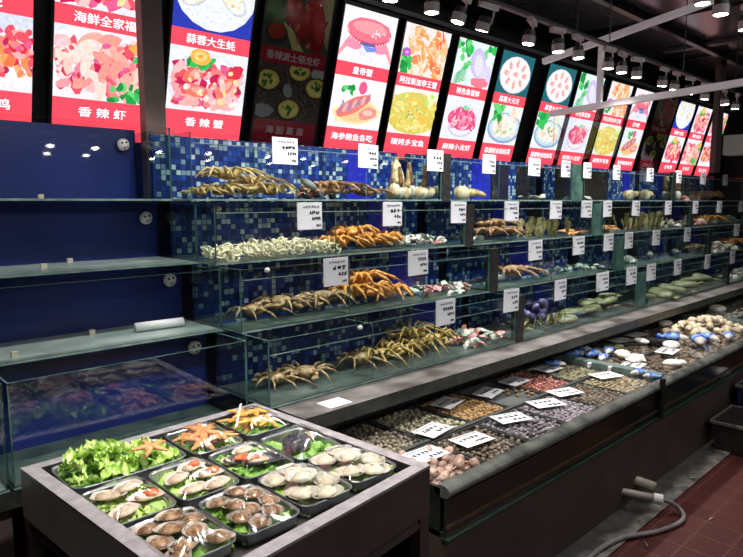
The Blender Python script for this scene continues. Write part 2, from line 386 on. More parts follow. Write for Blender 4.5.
# ------------------------------------------------------------------ menu light boxes
TILT = math.radians(15)
KS = 1.115
PY, PZ = 3.05 * KS, 1.6 + .26 * KS
MENU = Matrix.Translation((0, PY, PZ)) @ Matrix.Rotation(math.radians(105), 4, 'X')
struct('trim_menu_backing', MB().box(-.4, 10.42, -.15, 1.04, -.09, -.05), M['black']).matrix_world = MENU
struct('trim_menu_edge', MB().box(-.4, 10.42, 1.04, 1.07, -.10, -.02), M['beam_grey']).matrix_world = MENU
dg = None
def text_geo(body, h, width=None, bold=.02):
    c = bpy.data.curves.new('txt', 'FONT'); c.body = body; c.size = 1; c.offset = bold; c.resolution_u = 2
    o = bpy.data.objects.new('txt', c); COL.objects.link(o)
    bpy.context.view_layer.update()
    me = bpy.data.meshes.new_from_object(o.evaluated_get(bpy.context.evaluated_depsgraph_get()))
    vs = [v.co.copy() for v in me.vertices]; fs = [tuple(p.vertices) for p in me.polygons]
    bpy.data.objects.remove(o); bpy.data.curves.remove(c); bpy.data.meshes.remove(me)
    x0 = min(v.x for v in vs); x1 = max(v.x for v in vs); y0 = min(v.y for v in vs); y1 = max(v.y for v in vs)
    ky = h / (y1 - y0); kx = (width / (x1 - x0)) if width else ky
    return [((v.x - (x0 + x1) / 2) * kx, (v.y - (y0 + y1) / 2) * ky) for v in vs], fs
_tc = {}
def text_obj(name, body, h, width, cx, cy, z, mat, parent, bold=.02):
    key = (body, h, width, bold)
    if key not in _tc: _tc[key] = text_geo(body, h, width, bold)
    vs, fs = _tc[key]
    mb = MB(); t_ = h * .022; nv = len(vs)
    for k_, (sx, sy) in enumerate(((-t_, 0), (t_, 0), (0, t_ * .6), (0, -t_ * .6))):
        mb.v += [(x + cx + sx, y + cy + sy, z + k_ * .00008) for x, y in vs]; mb.f += [tuple(i + k_ * nv for i in f) for f in fs]
    mb.m = [0] * len(mb.f); mb.c = [None] * len(mb.f)
    return mb.build(name, mat, parent)

class Paint:
    # flat coloured shapes laid over one another inside a rectangle, clipped to it
    def __init__(s, x0, x1, y0, y1, bg):
        s.mb = MB(); s.R = (x0, x1, y0, y1); s.z = .001; s.poly([(x0, y0), (x1, y0), (x1, y1), (x0, y1)], bg)
    def poly(s, pts, c):
        x0, x1, y0, y1 = s.R
        def clip(P, ins, inter):
            o = []
            for i in range(len(P)):
                a, b_ = P[i], P[(i + 1) % len(P)]
                if ins(a):
                    o.append(a)
                    if not ins(b_): o.append(inter(a, b_))
                elif ins(b_): o.append(inter(a, b_))
            return o
        def cx(X): return lambda a, b_: (X, a[1] + (b_[1] - a[1]) * (X - a[0]) / (b_[0] - a[0]))
        def cy(Y): return lambda a, b_: (a[0] + (b_[0] - a[0]) * (Y - a[1]) / (b_[1] - a[1]), Y)
        P = clip(pts, lambda p: p[0] >= x0, cx(x0))
        if P: P = clip(P, lambda p: p[0] <= x1, cx(x1))
        if P: P = clip(P, lambda p: p[1] >= y0, cy(y0))
        if P: P = clip(P, lambda p: p[1] <= y1, cy(y1))
        if len(P) < 3: return
        s.mb.quad([(p[0], p[1], s.z) for p in P], 0, c); s.z += .00006
    def e(s, cx, cy, rx, ry, c, rot=0, jag=0, n=18):
        pts = []
        for k in range(n):
            t = 2 * PI * k / n; j = 1 + rnd(-jag, jag)
            x = math.cos(t) * rx * j; y = math.sin(t) * ry * j
            pts.append((cx + x * math.cos(rot) - y * math.sin(rot), cy + x * math.sin(rot) + y * math.cos(rot)))
        s.poly(pts, c)
    def arc(s, cx, cy, r, a0, a1, w, c, n=8):
        o = []; i = []
        for k in range(n + 1):
            t = a0 + (a1 - a0) * k / n; ww = w * (1 - .7 * abs(k / n - .35))
            o.append((cx + math.cos(t) * (r + ww), cy + math.sin(t) * (r + ww))); i.append((cx + math.cos(t) * (r - ww), cy + math.sin(t) * (r - ww)))
        for k in range(n): s.poly([i[k], o[k], o[k + 1], i[k + 1]], c)
def mixc(a, b, t): return tuple(a[i] * (1 - t) + b[i] * t for i in range(3))
WHT = (.93, .88, 1.0); LAV = (.72, .68, .95)
def picture(kind, x0, x1, y0, y1, dim=False):
    W = x1 - x0; H = y1 - y0; cx = (x0 + x1) / 2; cy = (y0 + y1) / 2
    X = lambda u: x0 + W * u
    Y = lambda v: y0 + H * v
    def blobs(p, n, box, cols, r0, r1, jag=.25, asp=2):
        for _ in range(n):
            r = rnd(r0, r1) * W
            p.e(X(rnd(box[0], box[1])), Y(rnd(box[2], box[3])), r * rnd(.8, asp), r, random.choice(cols), rnd(0, PI), jag, 9)
    reds = [(.75, .04, .08), (.88, .10, .14), (.95, .25, .25), (.6, .02, .10), (1, .45, .42), (.85, .12, .3)]
    pinks = [(1, .55, .55), (1, .38, .42), (.95, .65, .72), (1, .75, .75), (.9, .25, .35)]
    greens = [(.02, .40, .08), (.05, .55, .12), (.15, .7, .2), (.02, .3, .06)]
    oranges = [(1, .40, .12), (1, .28, .10), (1, .52, .25), (.95, .2, .08), (1, .65, .4)]
    if kind == 'shrimp':
        p = Paint(x0, x1, y0, y1, (.80, .82, .95)); p.e(cx, Y(.42), W * .75, H * .62, WHT)
        blobs(p, 150, (0, 1, .12, .80), reds + pinks, .03, .07)
        p.e(X(.88), Y(.82), W * .13, H * .12, (1, .45, .10), 0, .2); p.e(X(.9), Y(.66), W * .13, H * .07, greens[1], 0, .3)
        for _ in range(17):
            a = rnd(0, 6); p.arc(X(rnd(.1, .9)), Y(rnd(.15, .68)), W * .16, a, a + 2.2, W * .060, random.choice([(1, .45, .38), (1, .62, .55), (.95, .35, .30), (1, .75, .68)]))
        blobs(p, 30, (0, 1, .2, .8), reds + pinks, .01, .025)
        blobs(p, 22, (.5, .95, .02, .25), greens, .02, .045)
    elif kind == 'chicken':
        p = Paint(x0, x1, y0, y1, (.72, .76, .92)); p.e(cx, Y(.3), W * .8, H * .5, WHT)
        blobs(p, 190, (0, 1, .22, .8), reds + [(1, .5, .2), (.9, .3, .1)], .02, .045)
        blobs(p, 16, (.05, .8, .3, .7), oranges, .03, .05); blobs(p, 10, (.1, .9, .3, .8), greens, .01, .03)
    elif kind == 'oyster':
        p = Paint(x0, x1, y0, y1, (.03, .05, .45)); p.e(cx, Y(.65), W * .52, H * .62, (.85, .88, 1))
        for dx, dy, r in ((.25, .55, .6), (.72, .55, -.6), (.3, .95, .2), (.75, .95, 0)):
            p.e(X(dx), Y(dy), W * .2, H * .17, (.62, .64, .70), r, .06); p.e(X(dx), Y(dy), W * .17, H * .14, (.95, .93, .88), r, .06)
            blobs(p, 14, (dx - .1, dx + .1, dy - .09, dy + .09), [(1, .8, .45), (1, .45, .3), (.75, .8, .4), (1, .9, .7)], .012, .03)
    elif kind == 'crabplate':
        p = Paint(x0, x1, y0, y1, (.85, .90, .95)); p.e(cx, Y(.45), W * .52, H * .50, (.80, .80, .95)); p.e(cx, Y(.45), W * .48, H * .45, WHT)
        blobs(p, 130, (.1, .9, .12, .74), reds + pinks[:2], .035, .075)
        for dx, dy, a in ((.35, .33, 0), (.72, .45, .8), (.3, .6, .5)): p.e(X(dx), Y(dy), W * .15, H * .10, (.95, .20, .14), a, .08); p.e(X(dx + .02), Y(dy + .02), W * .09, H * .05, (1, .42, .34), a, .1)
        blobs(p, 22, (.2, .85, .15, .7), [(1, .75, .35), (1, .85, .8), (1, .6, .6)], .015, .04)
        blobs(p, 10, (.2, .52, .72, .85), greens, .03, .05); p.e(X(.36), Y(.87), W * .13, H * .12, (1, .50, .10), 0, .1); p.e(X(.36), Y(.88), W * .08, H * .07, (1, .66, .25)); p.e(X(.36), Y(.88), W * .03, H * .03, (.95, .4, .05))
    elif kind == 'lobster':
        p = Paint(x0, x1, y0, y1, (.05, .06, .04))
        blobs(p, 30, (0, .5, .3, 1), [(.02, .06, .02), (.05, .12, .03), (.10, .10, .06)], .04, .09)
        p.poly([(X(.25), Y(.45)), (X(.4), Y(.35)), (X(.62), Y(0)), (X(.45), Y(0))], (.40, .38, .16)); p.poly([(X(.78), Y(1)), (X(1), Y(1)), (X(1), Y(.1)), (X(.9), Y(.3))], (.30, .26, .14))
        p.e(X(.18), Y(.22), W * .17, H * .18, (.03, .03, .03)); p.e(X(.18), Y(.26), W * .13, H * .13, (.26, .03, .01))
        p.e(X(.45), Y(.6), W * .13, H * .42, (.25, .015, .015), .5, .05); p.e(X(.76), Y(.5), W * .16, H * .5, (.22, .012, .015), .25, .05); p.e(X(.8), Y(.55), W * .08, H * .38, (.34, .03, .03), .25, .1)
        blobs(p, 24, (.3, .9, .1, .95), [(.34, .04, .03), (.20, .01, .01), (.42, .10, .08)], .02, .05)
        blobs(p, 8, (.5, .8, .85, 1), [(.8, .78, .8)], .01, .02)
    elif kind == 'urchin':
        p = Paint(x0, x1, y0, y1, (.055, .05, .048))
        for _ in range(90):
            a = rnd(0, PI); x = X(rnd(0, 1)); y = Y(rnd(0, 1)); l = W * rnd(.08, .2)
            p.e(x, y, l, W * .006, random.choice([(.02, .015, .014), (.10, .07, .055), (.15, .12, .10)]), a, 0, 6)
        p.e(X(.1), Y(.15), W * .16, H * .12, (.22, .24, .24), 0, .1); p.e(X(.92), Y(.92), W * .13, H * .1, (.30, .33, .32), 0, .1); p.e(X(.45), Y(.55), W * .07, H * .13, (.20, .24, .26), .5, .1)
        for dx, dy in ((.14, .7), (.6, .93), (.9, .66), (.5, .22)):
            p.e(X(dx), Y(dy), W * .19, H * .2, (.06, .035, .03), 0, .05); p.e(X(dx), Y(dy), W * .165, H * .17, (.46, .42, .10), 0, .03); p.e(X(dx), Y(dy - .02), W * .13, H * .12, (.52, .48, .14))
            blobs(p, 9, (dx - .09, dx + .09, dy - .08, dy + .08), [(.03, .10, .02), (.05, .16, .03)], .012, .03)
    elif kind == 'kingcrab':
        p = Paint(x0, x1, y0, y1, (.93, .90, 1.0))
        for sx in (-1, 1):
            for k in range(4): p.e(cx + sx * W * (.26 + .05 * k), Y(.45 - k * .05), W * .2, H * .045, (.95, .22 + .05 * k, .42), sx * (-.5 - .15 * k), .1)
            p.e(cx + sx * W * .25, Y(.34), W * .16, H * .09, (1, .30, .45), 0, .1)
        p.e(cx, Y(.62), W * .43, H * .25, (.80, .06, .16), 0, .04); p.e(cx, Y(.64), W * .41, H * .22, (.96, .20, .28), 0, .03); p.e(cx, Y(.69), W * .32, H * .12, (1, .36, .40), 0, .04)
        for k in range(20): p.e(cx + W * .40 * math.cos(PI + PI * k / 19), Y(.6) + H * .22 * math.sin(PI + PI * k / 19), W * .014, H * .016, (1, .75, .65))
        blobs(p, 10, (.55, .8, .5, .7), [(1, .75, .85)], .01, .02)
        p.e(X(.57), Y(.30), W * .13, H * .05, (.20, .28, .85), .1, .2); p.e(X(.47), Y(.34), W * .05, H * .06, (.25, .35, .9), 0, .2); p.e(cx, Y(.38), W * .16, H * .03, (.12, .15, .4))
        blobs(p, 8, (.35, .65, .08, .22), [(.75, .78, .92)], .01, .03)
    elif kind == 'abalone':
        p = Paint(x0, x1, y0, y1, (.94, .92, 1.0))
        p.e(cx, Y(.32), W * .46, H * .24, (1, .80, .45), .1, .1); p.e(cx, Y(.32), W * .40, H * .19, (1, .62, .30), .1, .1)
        p.e(X(.42), Y(.45), W * .33, H * .15, (.90, .22, .18), .45, .06)
        for k in range(7): p.e(X(.2 + .08 * k), Y(.35 + .045 * k), W * .035, H * .11, [(.62, .20, .30), (.85, .45, .40)][k % 2], -.5, .1)
        blobs(p, 14, (.2, .7, .35, .55), [(.42, .30, .55), (.70, .35, .45)], .012, .025)
        p.e(X(.72), Y(.32), W * .18, H * .12, (.95, .30, .28), .2, .08); p.e(X(.72), Y(.34), W * .10, H * .06, (1, .58, .50))
        blobs(p, 10, (.2, .42, .68, .88), greens, .03, .06, .2, 1.2); p.e(X(.55), Y(.82), W * .08, H * .13, (.92, .12, .28)); p.e(X(.42), Y(.7), W * .05, H * .05, (.95, .85, .7))
    elif kind == 'alaska':
        p = Paint(x0, x1, y0, y1, (.95, .80, .75))
        for _ in range(46):
            u, v = rnd(.12, .95), rnd(.05, .95); p.e(X(u), Y(v), W * rnd(.08, .15), H * rnd(.05, .09), random.choice(oranges), rnd(0, PI), .2, 10)
            p.e(X(u + .02), Y(v + .02), W * .05, H * .015, (1, .78, .55), rnd(0, PI), .2, 8)
        p.poly([(x0, y0), (X(.16), y0), (X(.05), y1), (x0, y1)], WHT); blobs(p, 12, (0, .22, .05, .4), greens, .04, .07); p.e(X(.1), Y(.42), W * .09, H * .08, (.55, .10, .60), 0, .3); p.e(X(.1), Y(.42), W * .04, H * .03, (.8, .4, .8))
        p.poly([(X(.8), y1), (x1, y1), (x1, Y(.7))], WHT)
    elif kind == 'fish':
        p = Paint(x0, x1, y0, y1, (.95, .88, .82)); p.e(cx, Y(.46), W * .62, H * .46, (.72, .62, .12), 0, .03)
        for _ in range(110):
            p.e(X(rnd(.02, .98)), Y(rnd(.1, .84)), W * rnd(.05, .09), H * rnd(.03, .05), random.choice([(1, .72, .18), (.92, .62, .12), (.80, .76, .22), (1, .82, .34), (.68, .68, .16), (1, .58, .10)]), rnd(-.5, .5), .2, 8)
        blobs(p, 8, (.3, .7, .3, .6), [(.15, .35, .25)], .008, .016); blobs(p, 10, (.75, .95, .72, .9), [(.45, .85, .15), (.9, 1, .5)], .03, .05)
        p.poly([(x0, Y(.8)), (X(.4), y1), (x0, y1)], (1, .96, .92))
    elif kind == 'geoduck':
        p = Paint(x0, x1, y0, y1, (.80, .92, .95))
        blobs(p, 10, (0, .35, .6, 1), greens, .05, .09, .2, 1.3); blobs(p, 6, (.65, 1, .7, 1), greens, .05, .08, .2, 1.3)
        p.e(X(.58), Y(.55), W * .20, H * .34, (.62, .55, .92), .45, .04); p.e(X(.62), Y(.5), W * .12, H * .26, (.80, .76, 1), .45, .04); p.e(X(.85), Y(.3), W * .17, H * .24, (.72, .68, .95), -.2, .03)
        p.e(X(.3), Y(.45), W * .13, H * .09, greens[2], .4, .35)
        for k in range(9): p.e(X(.2), Y(.06 + .035 * k), W * .2, H * .012, (.05, .45, .15), .3 + .04 * k, 0, 6)
        p.e(X(.72), Y(.10), W * .22, H * .13, (.95, .22, .30), 0, .3)
    elif kind == 'crayfish':
        p = Paint(x0, x1, y0, y1, (.84, .86, 1.0)); p.e(cx, Y(.34), W * .36, H * .28, (.70, .58, .88)); p.e(cx, Y(.36), W * .33, H * .26, (.88, .84, 1))
        p.e(cx, Y(.5), W * .38, H * .27, (.80, .08, .22), 0, .05)
        for _ in range(34):
            a = rnd(0, 6); p.arc(X(rnd(.2, .8)), Y(rnd(.35, .72)), W * .07, a, a + 2.3, W * .025, random.choice([(.98, .20, .38), (1, .38, .50), (.85, .08, .25), (1, .6, .65)]), 5)
        p.e(X(.5), Y(.78), W * .08, H * .06, (.25, .75, .45), 0, .4)
    elif kind == 'scallop':
        p = Paint(x0, x1, y0, y1, (.02, .14, .17)); p.e(cx, Y(.48), W * .47, H * .45, (.70, .72, .85)); p.e(cx, Y(.49), W * .44, H * .42, (.97, .93, .97))
        for k in range(9):
            a = 2 * PI * k / 8; r = 0 if k == 8 else 1
            x = cx + math.cos(a) * W * .28 * r; y = Y(.5) + math.sin(a) * H * .26 * r
            p.e(x, y, W * .10, H * .09, (.99, .72, .72), a, .1); p.e(x, y, W * .06, H * .05, (.92, .30, .28), a, .2); p.e(x + W * .02, y, W * .025, H * .02, (1, .75, .5))
    elif kind == 'noodle':
        p = Paint(x0, x1, y0, y1, (.86, .93, .92)); p.e(X(.55), Y(.42), W * .52, H * .40, (.30, .42, .68)); p.e(X(.55), Y(.44), W * .47, H * .35, (.55, .74, .80)); p.e(X(.55), Y(.46), W * .38, H * .27, (.84, .90, .84))
        blobs(p, 34, (.22, .85, .25, .75), [(1, .72, .62), (1, .86, .72), (.92, .95, .85), (1, .62, .5)], .03, .06)
        blobs(p, 12, (.3, .8, .3, .7), greens, .01, .025); blobs(p, 12, (0, .35, .62, .98), greens, .05, .08); p.e(X(.75), Y(.85), W * .2, H * .1, (.80, .86, .86)); blobs(p, 6, (.62, .88, .82, .9), [(1, .72, .6), (.95, .85, .6)], .03, .05)
    else:
        p = Paint(x0, x1, y0, y1, (.02, .10, .45)); p.e(cx, Y(.5), W * .48, H * .46, (.88, .90, 1))
        blobs(p, 26, (.2, .8, .2, .8), pinks + [(.9, .85, .8)], .04, .08)
    if dim:
        p.mb.c = [tuple(min(1, v * 1.7) for v in c) for c in p.mb.c]
    return p.mb
POST = [
 (.44, 'shrimp', 'chicken', '香辣老虎', '霸王棍鸡', 0), (.957, 'crabplate', 'shrimp', '海鲜全家福', '香辣虾', 0), (1.478, 'oyster', 'crabplate', '蒜蓉大生蚝', '香辣蟹', 0),
 (1.99, 'lobster', 'urchin', '香辣波士顿龙虾', '海胆蒸蛋', 1), (2.513, 'kingcrab', 'abalone', '皇帝蟹', '海参鲍鱼各吃', 0), (3.028, 'alaska', 'fish', '阿拉斯加帝王蟹', '碳烤多宝鱼', 0),
 (3.565, 'geoduck', 'crayfish', '特色象拔蚌', '麻辣小龙虾', 0), (4.09, 'scallop', 'noodle', '蒜蓉大元贝', '蒜蓉粉丝娃娃菜', 0), (4.755, 'scallop', 'noodle', '蒜蓉大元贝', '蒜蓉粉丝娃娃菜', 0),
 (5.275, 'geoduck', 'crayfish', '特色象拔蚌', '麻辣小龙虾', 0), (5.86, 'alaska', 'fish', '阿拉斯加帝王蟹', '碳烤多宝鱼', 0), (6.40, 'kingcrab', 'abalone', '皇帝蟹', '海参鲍鱼各吃', 0),
 (6.97, 'lobster', 'urchin', '香辣波士顿龙虾', '海胆蒸蛋', 1), (7.54, 'oyster', 'crabplate', '蒜蓉大生蚝', '香辣蟹', 0), (8.10, 'crabplate', 'shrimp', '海鲜全家福', '香辣虾', 0), (8.68, 'shrimp', 'chicken', '香辣老虎', '霸王棍鸡', 0)]
PNAME = {'shrimp': 'red spicy shrimp', 'chicken': 'red chilli pieces', 'crabplate': 'red crab with an orange flower', 'oyster': 'oysters on a blue ground', 'lobster': 'dark red lobster', 'urchin': 'steamed urchin', 'kingcrab': 'a big pink crab',
         'abalone': 'sea cucumber and abalone', 'alaska': 'orange crab pieces', 'fish': 'a yellow grilled fish', 'geoduck': 'sliced pale clam with green leaves', 'crayfish': 'pink crayfish in a bowl', 'scallop': 'a ring of scallops', 'noodle': 'noodles on a blue plate'}
for i, (px, up, lo, t1, t2, dim) in enumerate(POST):
    wd = .435 if i < 12 else (.47 if i > 12 else .50)
    side = 'left of the white ceiling frame' if i < 8 else 'right of the white ceiling frame'
    lab = f"{'unlit' if dim else 'lit'} board of {PNAME[up]}, {ORD[i]} menu board from left"
    r = empty('menu_light_box', lab, 'menu board', (px * KS, PY, PZ), (math.radians(105), 0, 0), 'menu boards above the tanks'); r.scale = (KS, KS, KS)
    MB().box(-.012, wd + .012, -.03, .915, -.045, 0).build('housing', M['black'], r)
    red = M['red_dark'] if dim else M['red_text']; tx = M['text_dim'] if dim else M['text_lit']; pm = M['pic_dim'] if dim else M['pic_lit']
    q = MB(); q.quad([(0, .0, .001), (wd, .0, .001), (wd, .205, .001), (0, .205, .001)]); q.build('caption_band', red, r)
    q = MB(); q.quad([(0, .508, .001), (wd, .508, .001), (wd, .590, .001), (0, .590, .001)]); q.build('caption_band', red, r)
    picture(lo, 0, wd, .205, .508).build('lower_picture', pm, r, cols=True)
    picture(up, 0, wd, .590, .895).build('upper_picture', pm, r, cols=True)
    n1, n2 = len(t1), len(t2)
    text_obj('caption_letters', t1, .044, min(wd * (.84 if n1 > 5 else .70), .054 * n1), wd * .49, .549, .003, tx, r, 0)
    text_obj('caption_letters', ' '.join(t2) if n2 < 5 else t2, .043, min(wd * .80, (.072 if n2 == 3 else .066) * n2), wd * .5, .150, .003, tx, r, 0)

# ------------------------------------------------------------------ tanks
ZB = {1: 1.60, 2: 1.32, 3: 1.045, 4: .765}
ZT = {1: 1.91, 2: 1.585, 3: 1.318, 4: 1.048}
YF = {1: 2.632, 2: 2.439, 3: 2.246, 4: 2.053}
TN = {1: 'top', 2: 'second', 3: 'third', 4: 'bottom'}
# stepped plinth that carries the tiers
g = MB()
for k in (1, 2, 3):
    g.box(.45, 9.5, YF[k] + .415, YF[k] + .60, 0, ZB[k] - .003)
    g.box(-.6, 1.395, YF[k] + .615, YF[k] + .66, 0, ZB[k] - .003)
struct('wall_stepped_plinth', MB().box(-.6, 9.5, 3.2, 3.26, 0, 1.90), M['navy'])
struct('trim_plinth_steps', g, M['stone_dark'])
def pane(x0, x1, y0, y1, z0, z1, glass, edge):
    # thin box; large faces clear glass, narrow faces green
    mb = MB(); dx, dy, dz = x1 - x0, y1 - y0, z1 - z0; t = min(dx, dy, dz)
    m = [1 if dz > t else 0, 1 if dy > t else 0, 1 if dx > t else 0]
    mb.box(x0, x1, y0, y1, z0, z1, mats=m)
    return mb, [glass, edge]
def tank(x0, x1, yf, yb, z0, z1, label, back, base, divs=(), strips=(), group=None, wl=.055, strainer=None, darks=(), edge='edge', blocks=()):
    r = empty('glass_tank', label, 'tank', ((x0 + x1) / 2, (yf + yb) / 2, z0), group=group)
    off = tuple(r.location)
    P = lambda nm, a, ed=edge, gl='glass': (lambda q: q[0].build(nm, [M[gl], M[ed]], r, off))(pane(*a, None, None))
    th = .007
    P('front_pane', (x0, x1, yf, yf + th, z0 + .012, z1))
    P('end_pane', (x0, x0 + th, yf + th, yb, z0 + .012, z1), gl='end_glass'); P('end_pane', (x1 - th, x1, yf + th, yb, z0 + .012, z1), gl='end_glass')
    for d in divs: P('divider_pane', (d, d + th, yf + th, yb - .01, z0 + .012, z1 - .01))
    MB().box(x0, x1, yf, yb, z0 + .003, z0 + .012, mats=[0, 1, 1]).build('base', [base, M['edge_light']], r, off)
    MB().box(x0, x1, yb, yb + .012, z0, z1 + .02).build('back_panel', back, r, off)
    for a, c in strips: MB().box(a, c, yb - .006, yb, z0 + .012, z1 + .012).build('blue_panel', M['blue'], r, off)
    for a, c in darks: MB().box(a, c, yb - .006, yb, z0 + .012, z1 - .012).build('dark_panel', M['darkpanel'], r, off)
    if wl:
        wz = z1 - wl; nu = 30
        q = MB(); q.grid(lambda u, v: (x0 + th + u * (x1 - x0 - 2 * th), yf + th + v * (yb - yf - th), wz + .0012 * math.sin(u * 60 + v * 11) + .001 * math.sin(u * 23 - v * 17)), nu, 6)
        q.build('water_surface', M['water'], r, off, smooth=True)
        MB().box(x0 + th, x1 - th, yf - .0012, yf, wz - .002, wz + .002).build('waterline', M['edge_light'], r, off)
    if strainer:
        q = MB(); q.ell((0, 0, 0), (.031, .022, .031), 14, 8)
        so = q.build('overflow_strainer', M['strainer'], r, smooth=True)
        so.location = (strainer[0] - off[0], strainer[1] - off[1], strainer[2] - off[2])
        h = MB()
        for a, rr in ((.9, .011), (2.6, .010), (4.6, .008), (5.6, .006)):
            h.ell((.014 * math.cos(a), -.0195, .014 * math.sin(a)), (rr * .6, .003, rr * .6), 8, 4)
        h.build('strainer_hole', M['ink'], so)
    for bx, by in blocks: MB().box(bx - .011, bx + .011, by - .008, by + .008, z0 + .0125, z0 + .032).build('foot_block', M['cream'], r, off)
    return r
# left, empty tanks
LY = {1: (2.77, 3.15), 2: (2.55, 2.93), 3: (2.36, 2.71), 4: (2.17, 2.50)}
LZ = {1: (1.60, 1.935), 2: (1.322, 1.588), 3: (1.045, 1.312), 4: (.680, 1.035)}
ST = {1: 1.878, 2: 1.522, 3: 1.245, 4: .967}
BK = {1: ((.696, 3.0), (.90, 3.05)), 2: ((.795, 2.713), (.953, 2.889)), 3: ((.60, 2.43), (.939, 2.633)), 4: ()}
for k in (1, 2, 3, 4):
    tank(.507, 1.385, LY[k][0], LY[k][1], LZ[k][0], LZ[k][1], f'empty navy-backed glass tank in the {TN[k]} row, left of the mosaic tanks', M['navy'], M['floorglass'] if k < 4 else M['floordark'], strainer=(1.315, LY[k][1] - .02, ST[k]), blocks=BK[k], group='empty navy tanks at left', wl=0 if k < 4 else 0)
    tank(-.4, .495, LY[k][0], LY[k][1], LZ[k][0], LZ[k][1], f'navy-backed glass tank of the {TN[k]} row cut off by the left edge', M['navy'], M['floorglass'], wl=0)
# things lying in the empty tanks
q = MB(); q.tube([(1.085, 2.545, 1.0775), (1.29, 2.53, 1.0775)], .020, 12); tag(q.build('white_tube', M['white'], smooth=True), 'white plastic tube lying on the floor of an empty tank', 'tube')
# stand below the bottom left tank
r = empty('tank_stand', 'dark stand carrying the bottom left navy tank', 'stand', (.5, 2.3, 0)); off = tuple(r.location)
MB().box(-.4, 1.39, 2.17, 2.52, .625, .679).build('top_slab', M['stone_dark'], r, off)
MB().box(-.4, 1.39, 2.20, 2.50, .20, .23).build('shelf', M['stone'], r, off)
for x in (-.35, .46, 1.33):
    for y in (2.19, 2.47): MB().box(x, x + .04, y, y + .035, 0, .625).build('leg', M['steel_dark'], r, off)
# mosaic tanks: four bays on four tiers
BAY = {'A': (1.41, 3.165), 'B': (3.255, 4.83), 'C': (5.05, 6.95), 'D': (7.04, 9.3)}
BL = {'A': 'nearest mosaic bay', 'B': 'second mosaic bay', 'C': 'third mosaic bay, past the green glass joint', 'D': 'farthest mosaic bay'}
DIV = {('A', 1): (2.0, 2.5), ('A', 2): (2.1, 2.62), ('A', 3): (2.02, 2.56), ('A', 4): (1.99, 2.43), ('B', 1): (3.8, 4.28), ('B', 2): (3.75, 4.3), ('B', 3): (3.9, 4.35), ('B', 4): (3.75, 4.2),
       ('C', 1): (5.7, 6.35), ('C', 2): (5.65, 6.3), ('C', 3): (5.7, 6.35), ('C', 4): (5.6, 6.25), ('D', 1): (7.6, 8.2), ('D', 2): (7.7, 8.4), ('D', 3): (7.8, 8.5), ('D', 4): (7.7, 8.5)}
STRIP = {'A': ((2.70, 2.89),), 'B': ((4.0, 4.25),), 'C': ((6.65, 6.8),), 'D': ((7.55, 7.85),)}
DARK = {('B', 1): ((4.26, 4.5), (4.62, 4.82)), ('C', 1): ((5.25, 6.3),), ('C', 2): ((5.9, 6.6),), ('B', 2): ((4.5, 4.7),), ('C', 3): ((5.9, 6.2),)}
for b_ in 'ABCD':
    for k in (1, 2, 3, 4):
        x0, x1 = BAY[b_]
        tank(x0, x1, YF[k], YF[k] + .40, ZB[k], ZT[k], f'mosaic-backed glass tank, {TN[k]} tier of the {BL[b_]}', M['mosaic'], M['floordark'], divs=DIV[(b_, k)], strips=STRIP[b_] if b_ != 'A' or 1 else (), darks=DARK.get((b_, k), ()), group='mosaic-backed seafood tanks', wl={1: .048, 2: .035, 3: .045, 4: .06}[k])
# black posts between bays, stepped with the tiers
for nm, x0, x1 in (('nearest and second', 3.17, 3.25), ('third and farthest', 6.955, 7.035)):
    r = empty('bay_post', f'black stepped post between the {nm} mosaic bays', 'post', ((x0 + x1) / 2, 2.4, .77)); off = tuple(r.location)
    for k in (1, 2, 3, 4): MB().box(x0, x1, YF[k] - .002, YF[k] + .035, ZB[k] if k < 4 else .762, ZT[k] - .004).build('post_section', M['post'], r, off)
r = empty('glass_joint', 'green stacked glass joint between the second and third mosaic bays', 'glass panel', (4.94, 2.4, .77)); off = tuple(r.location)
for k in (1, 2, 3, 4):
    MB().box(4.845, 5.035, YF[k] + .01, YF[k] + .02, ZB[k] + .001, ZT[k]).build('joint_sheet', pbr('green_sheet', (.035, .085, .075), (.08, .16, .14), rough=.2, scale=10) if k == 1 else bpy.data.materials['green_sheet'], r, off)
# small white floats / suction cups by the waterline
for i, (x, y, z) in enumerate(((1.72, 2.95, 1.885), (1.62, 2.76, 1.565), (1.58, 2.3, 1.30), (1.95, 2.1, 1.02))):
    q = MB(); q.ell((0, 0, 0), (.014, .012, .012), 10, 6); o = q.build('float_ball', M['strainer'], smooth=True); o.location = (x, y, z); tag(o, f'small white float at the waterline of the {TN[i + 1]} tier in the nearest bay', 'float')

# ------------------------------------------------------------------ ledge and shellfish pool
struct('trim_stone_ledge', MB().box(1.445, 9.6, 1.875, 2.10, .705, .7635, mats=[0, 1, 1]), [M['stone'], M['stone_dark']])
g = MB().box(1.445, 9.6, 2.075, 2.13, 0, .705)
struct('wall_pool_back', g, M['stone_dark'])
q = MB().box(1.60, 1.72, 1.90, 1.99, .764, .7655); tag(q.build('paper_card', M['white']), 'white card lying on the near end of the stone ledge', 'card')
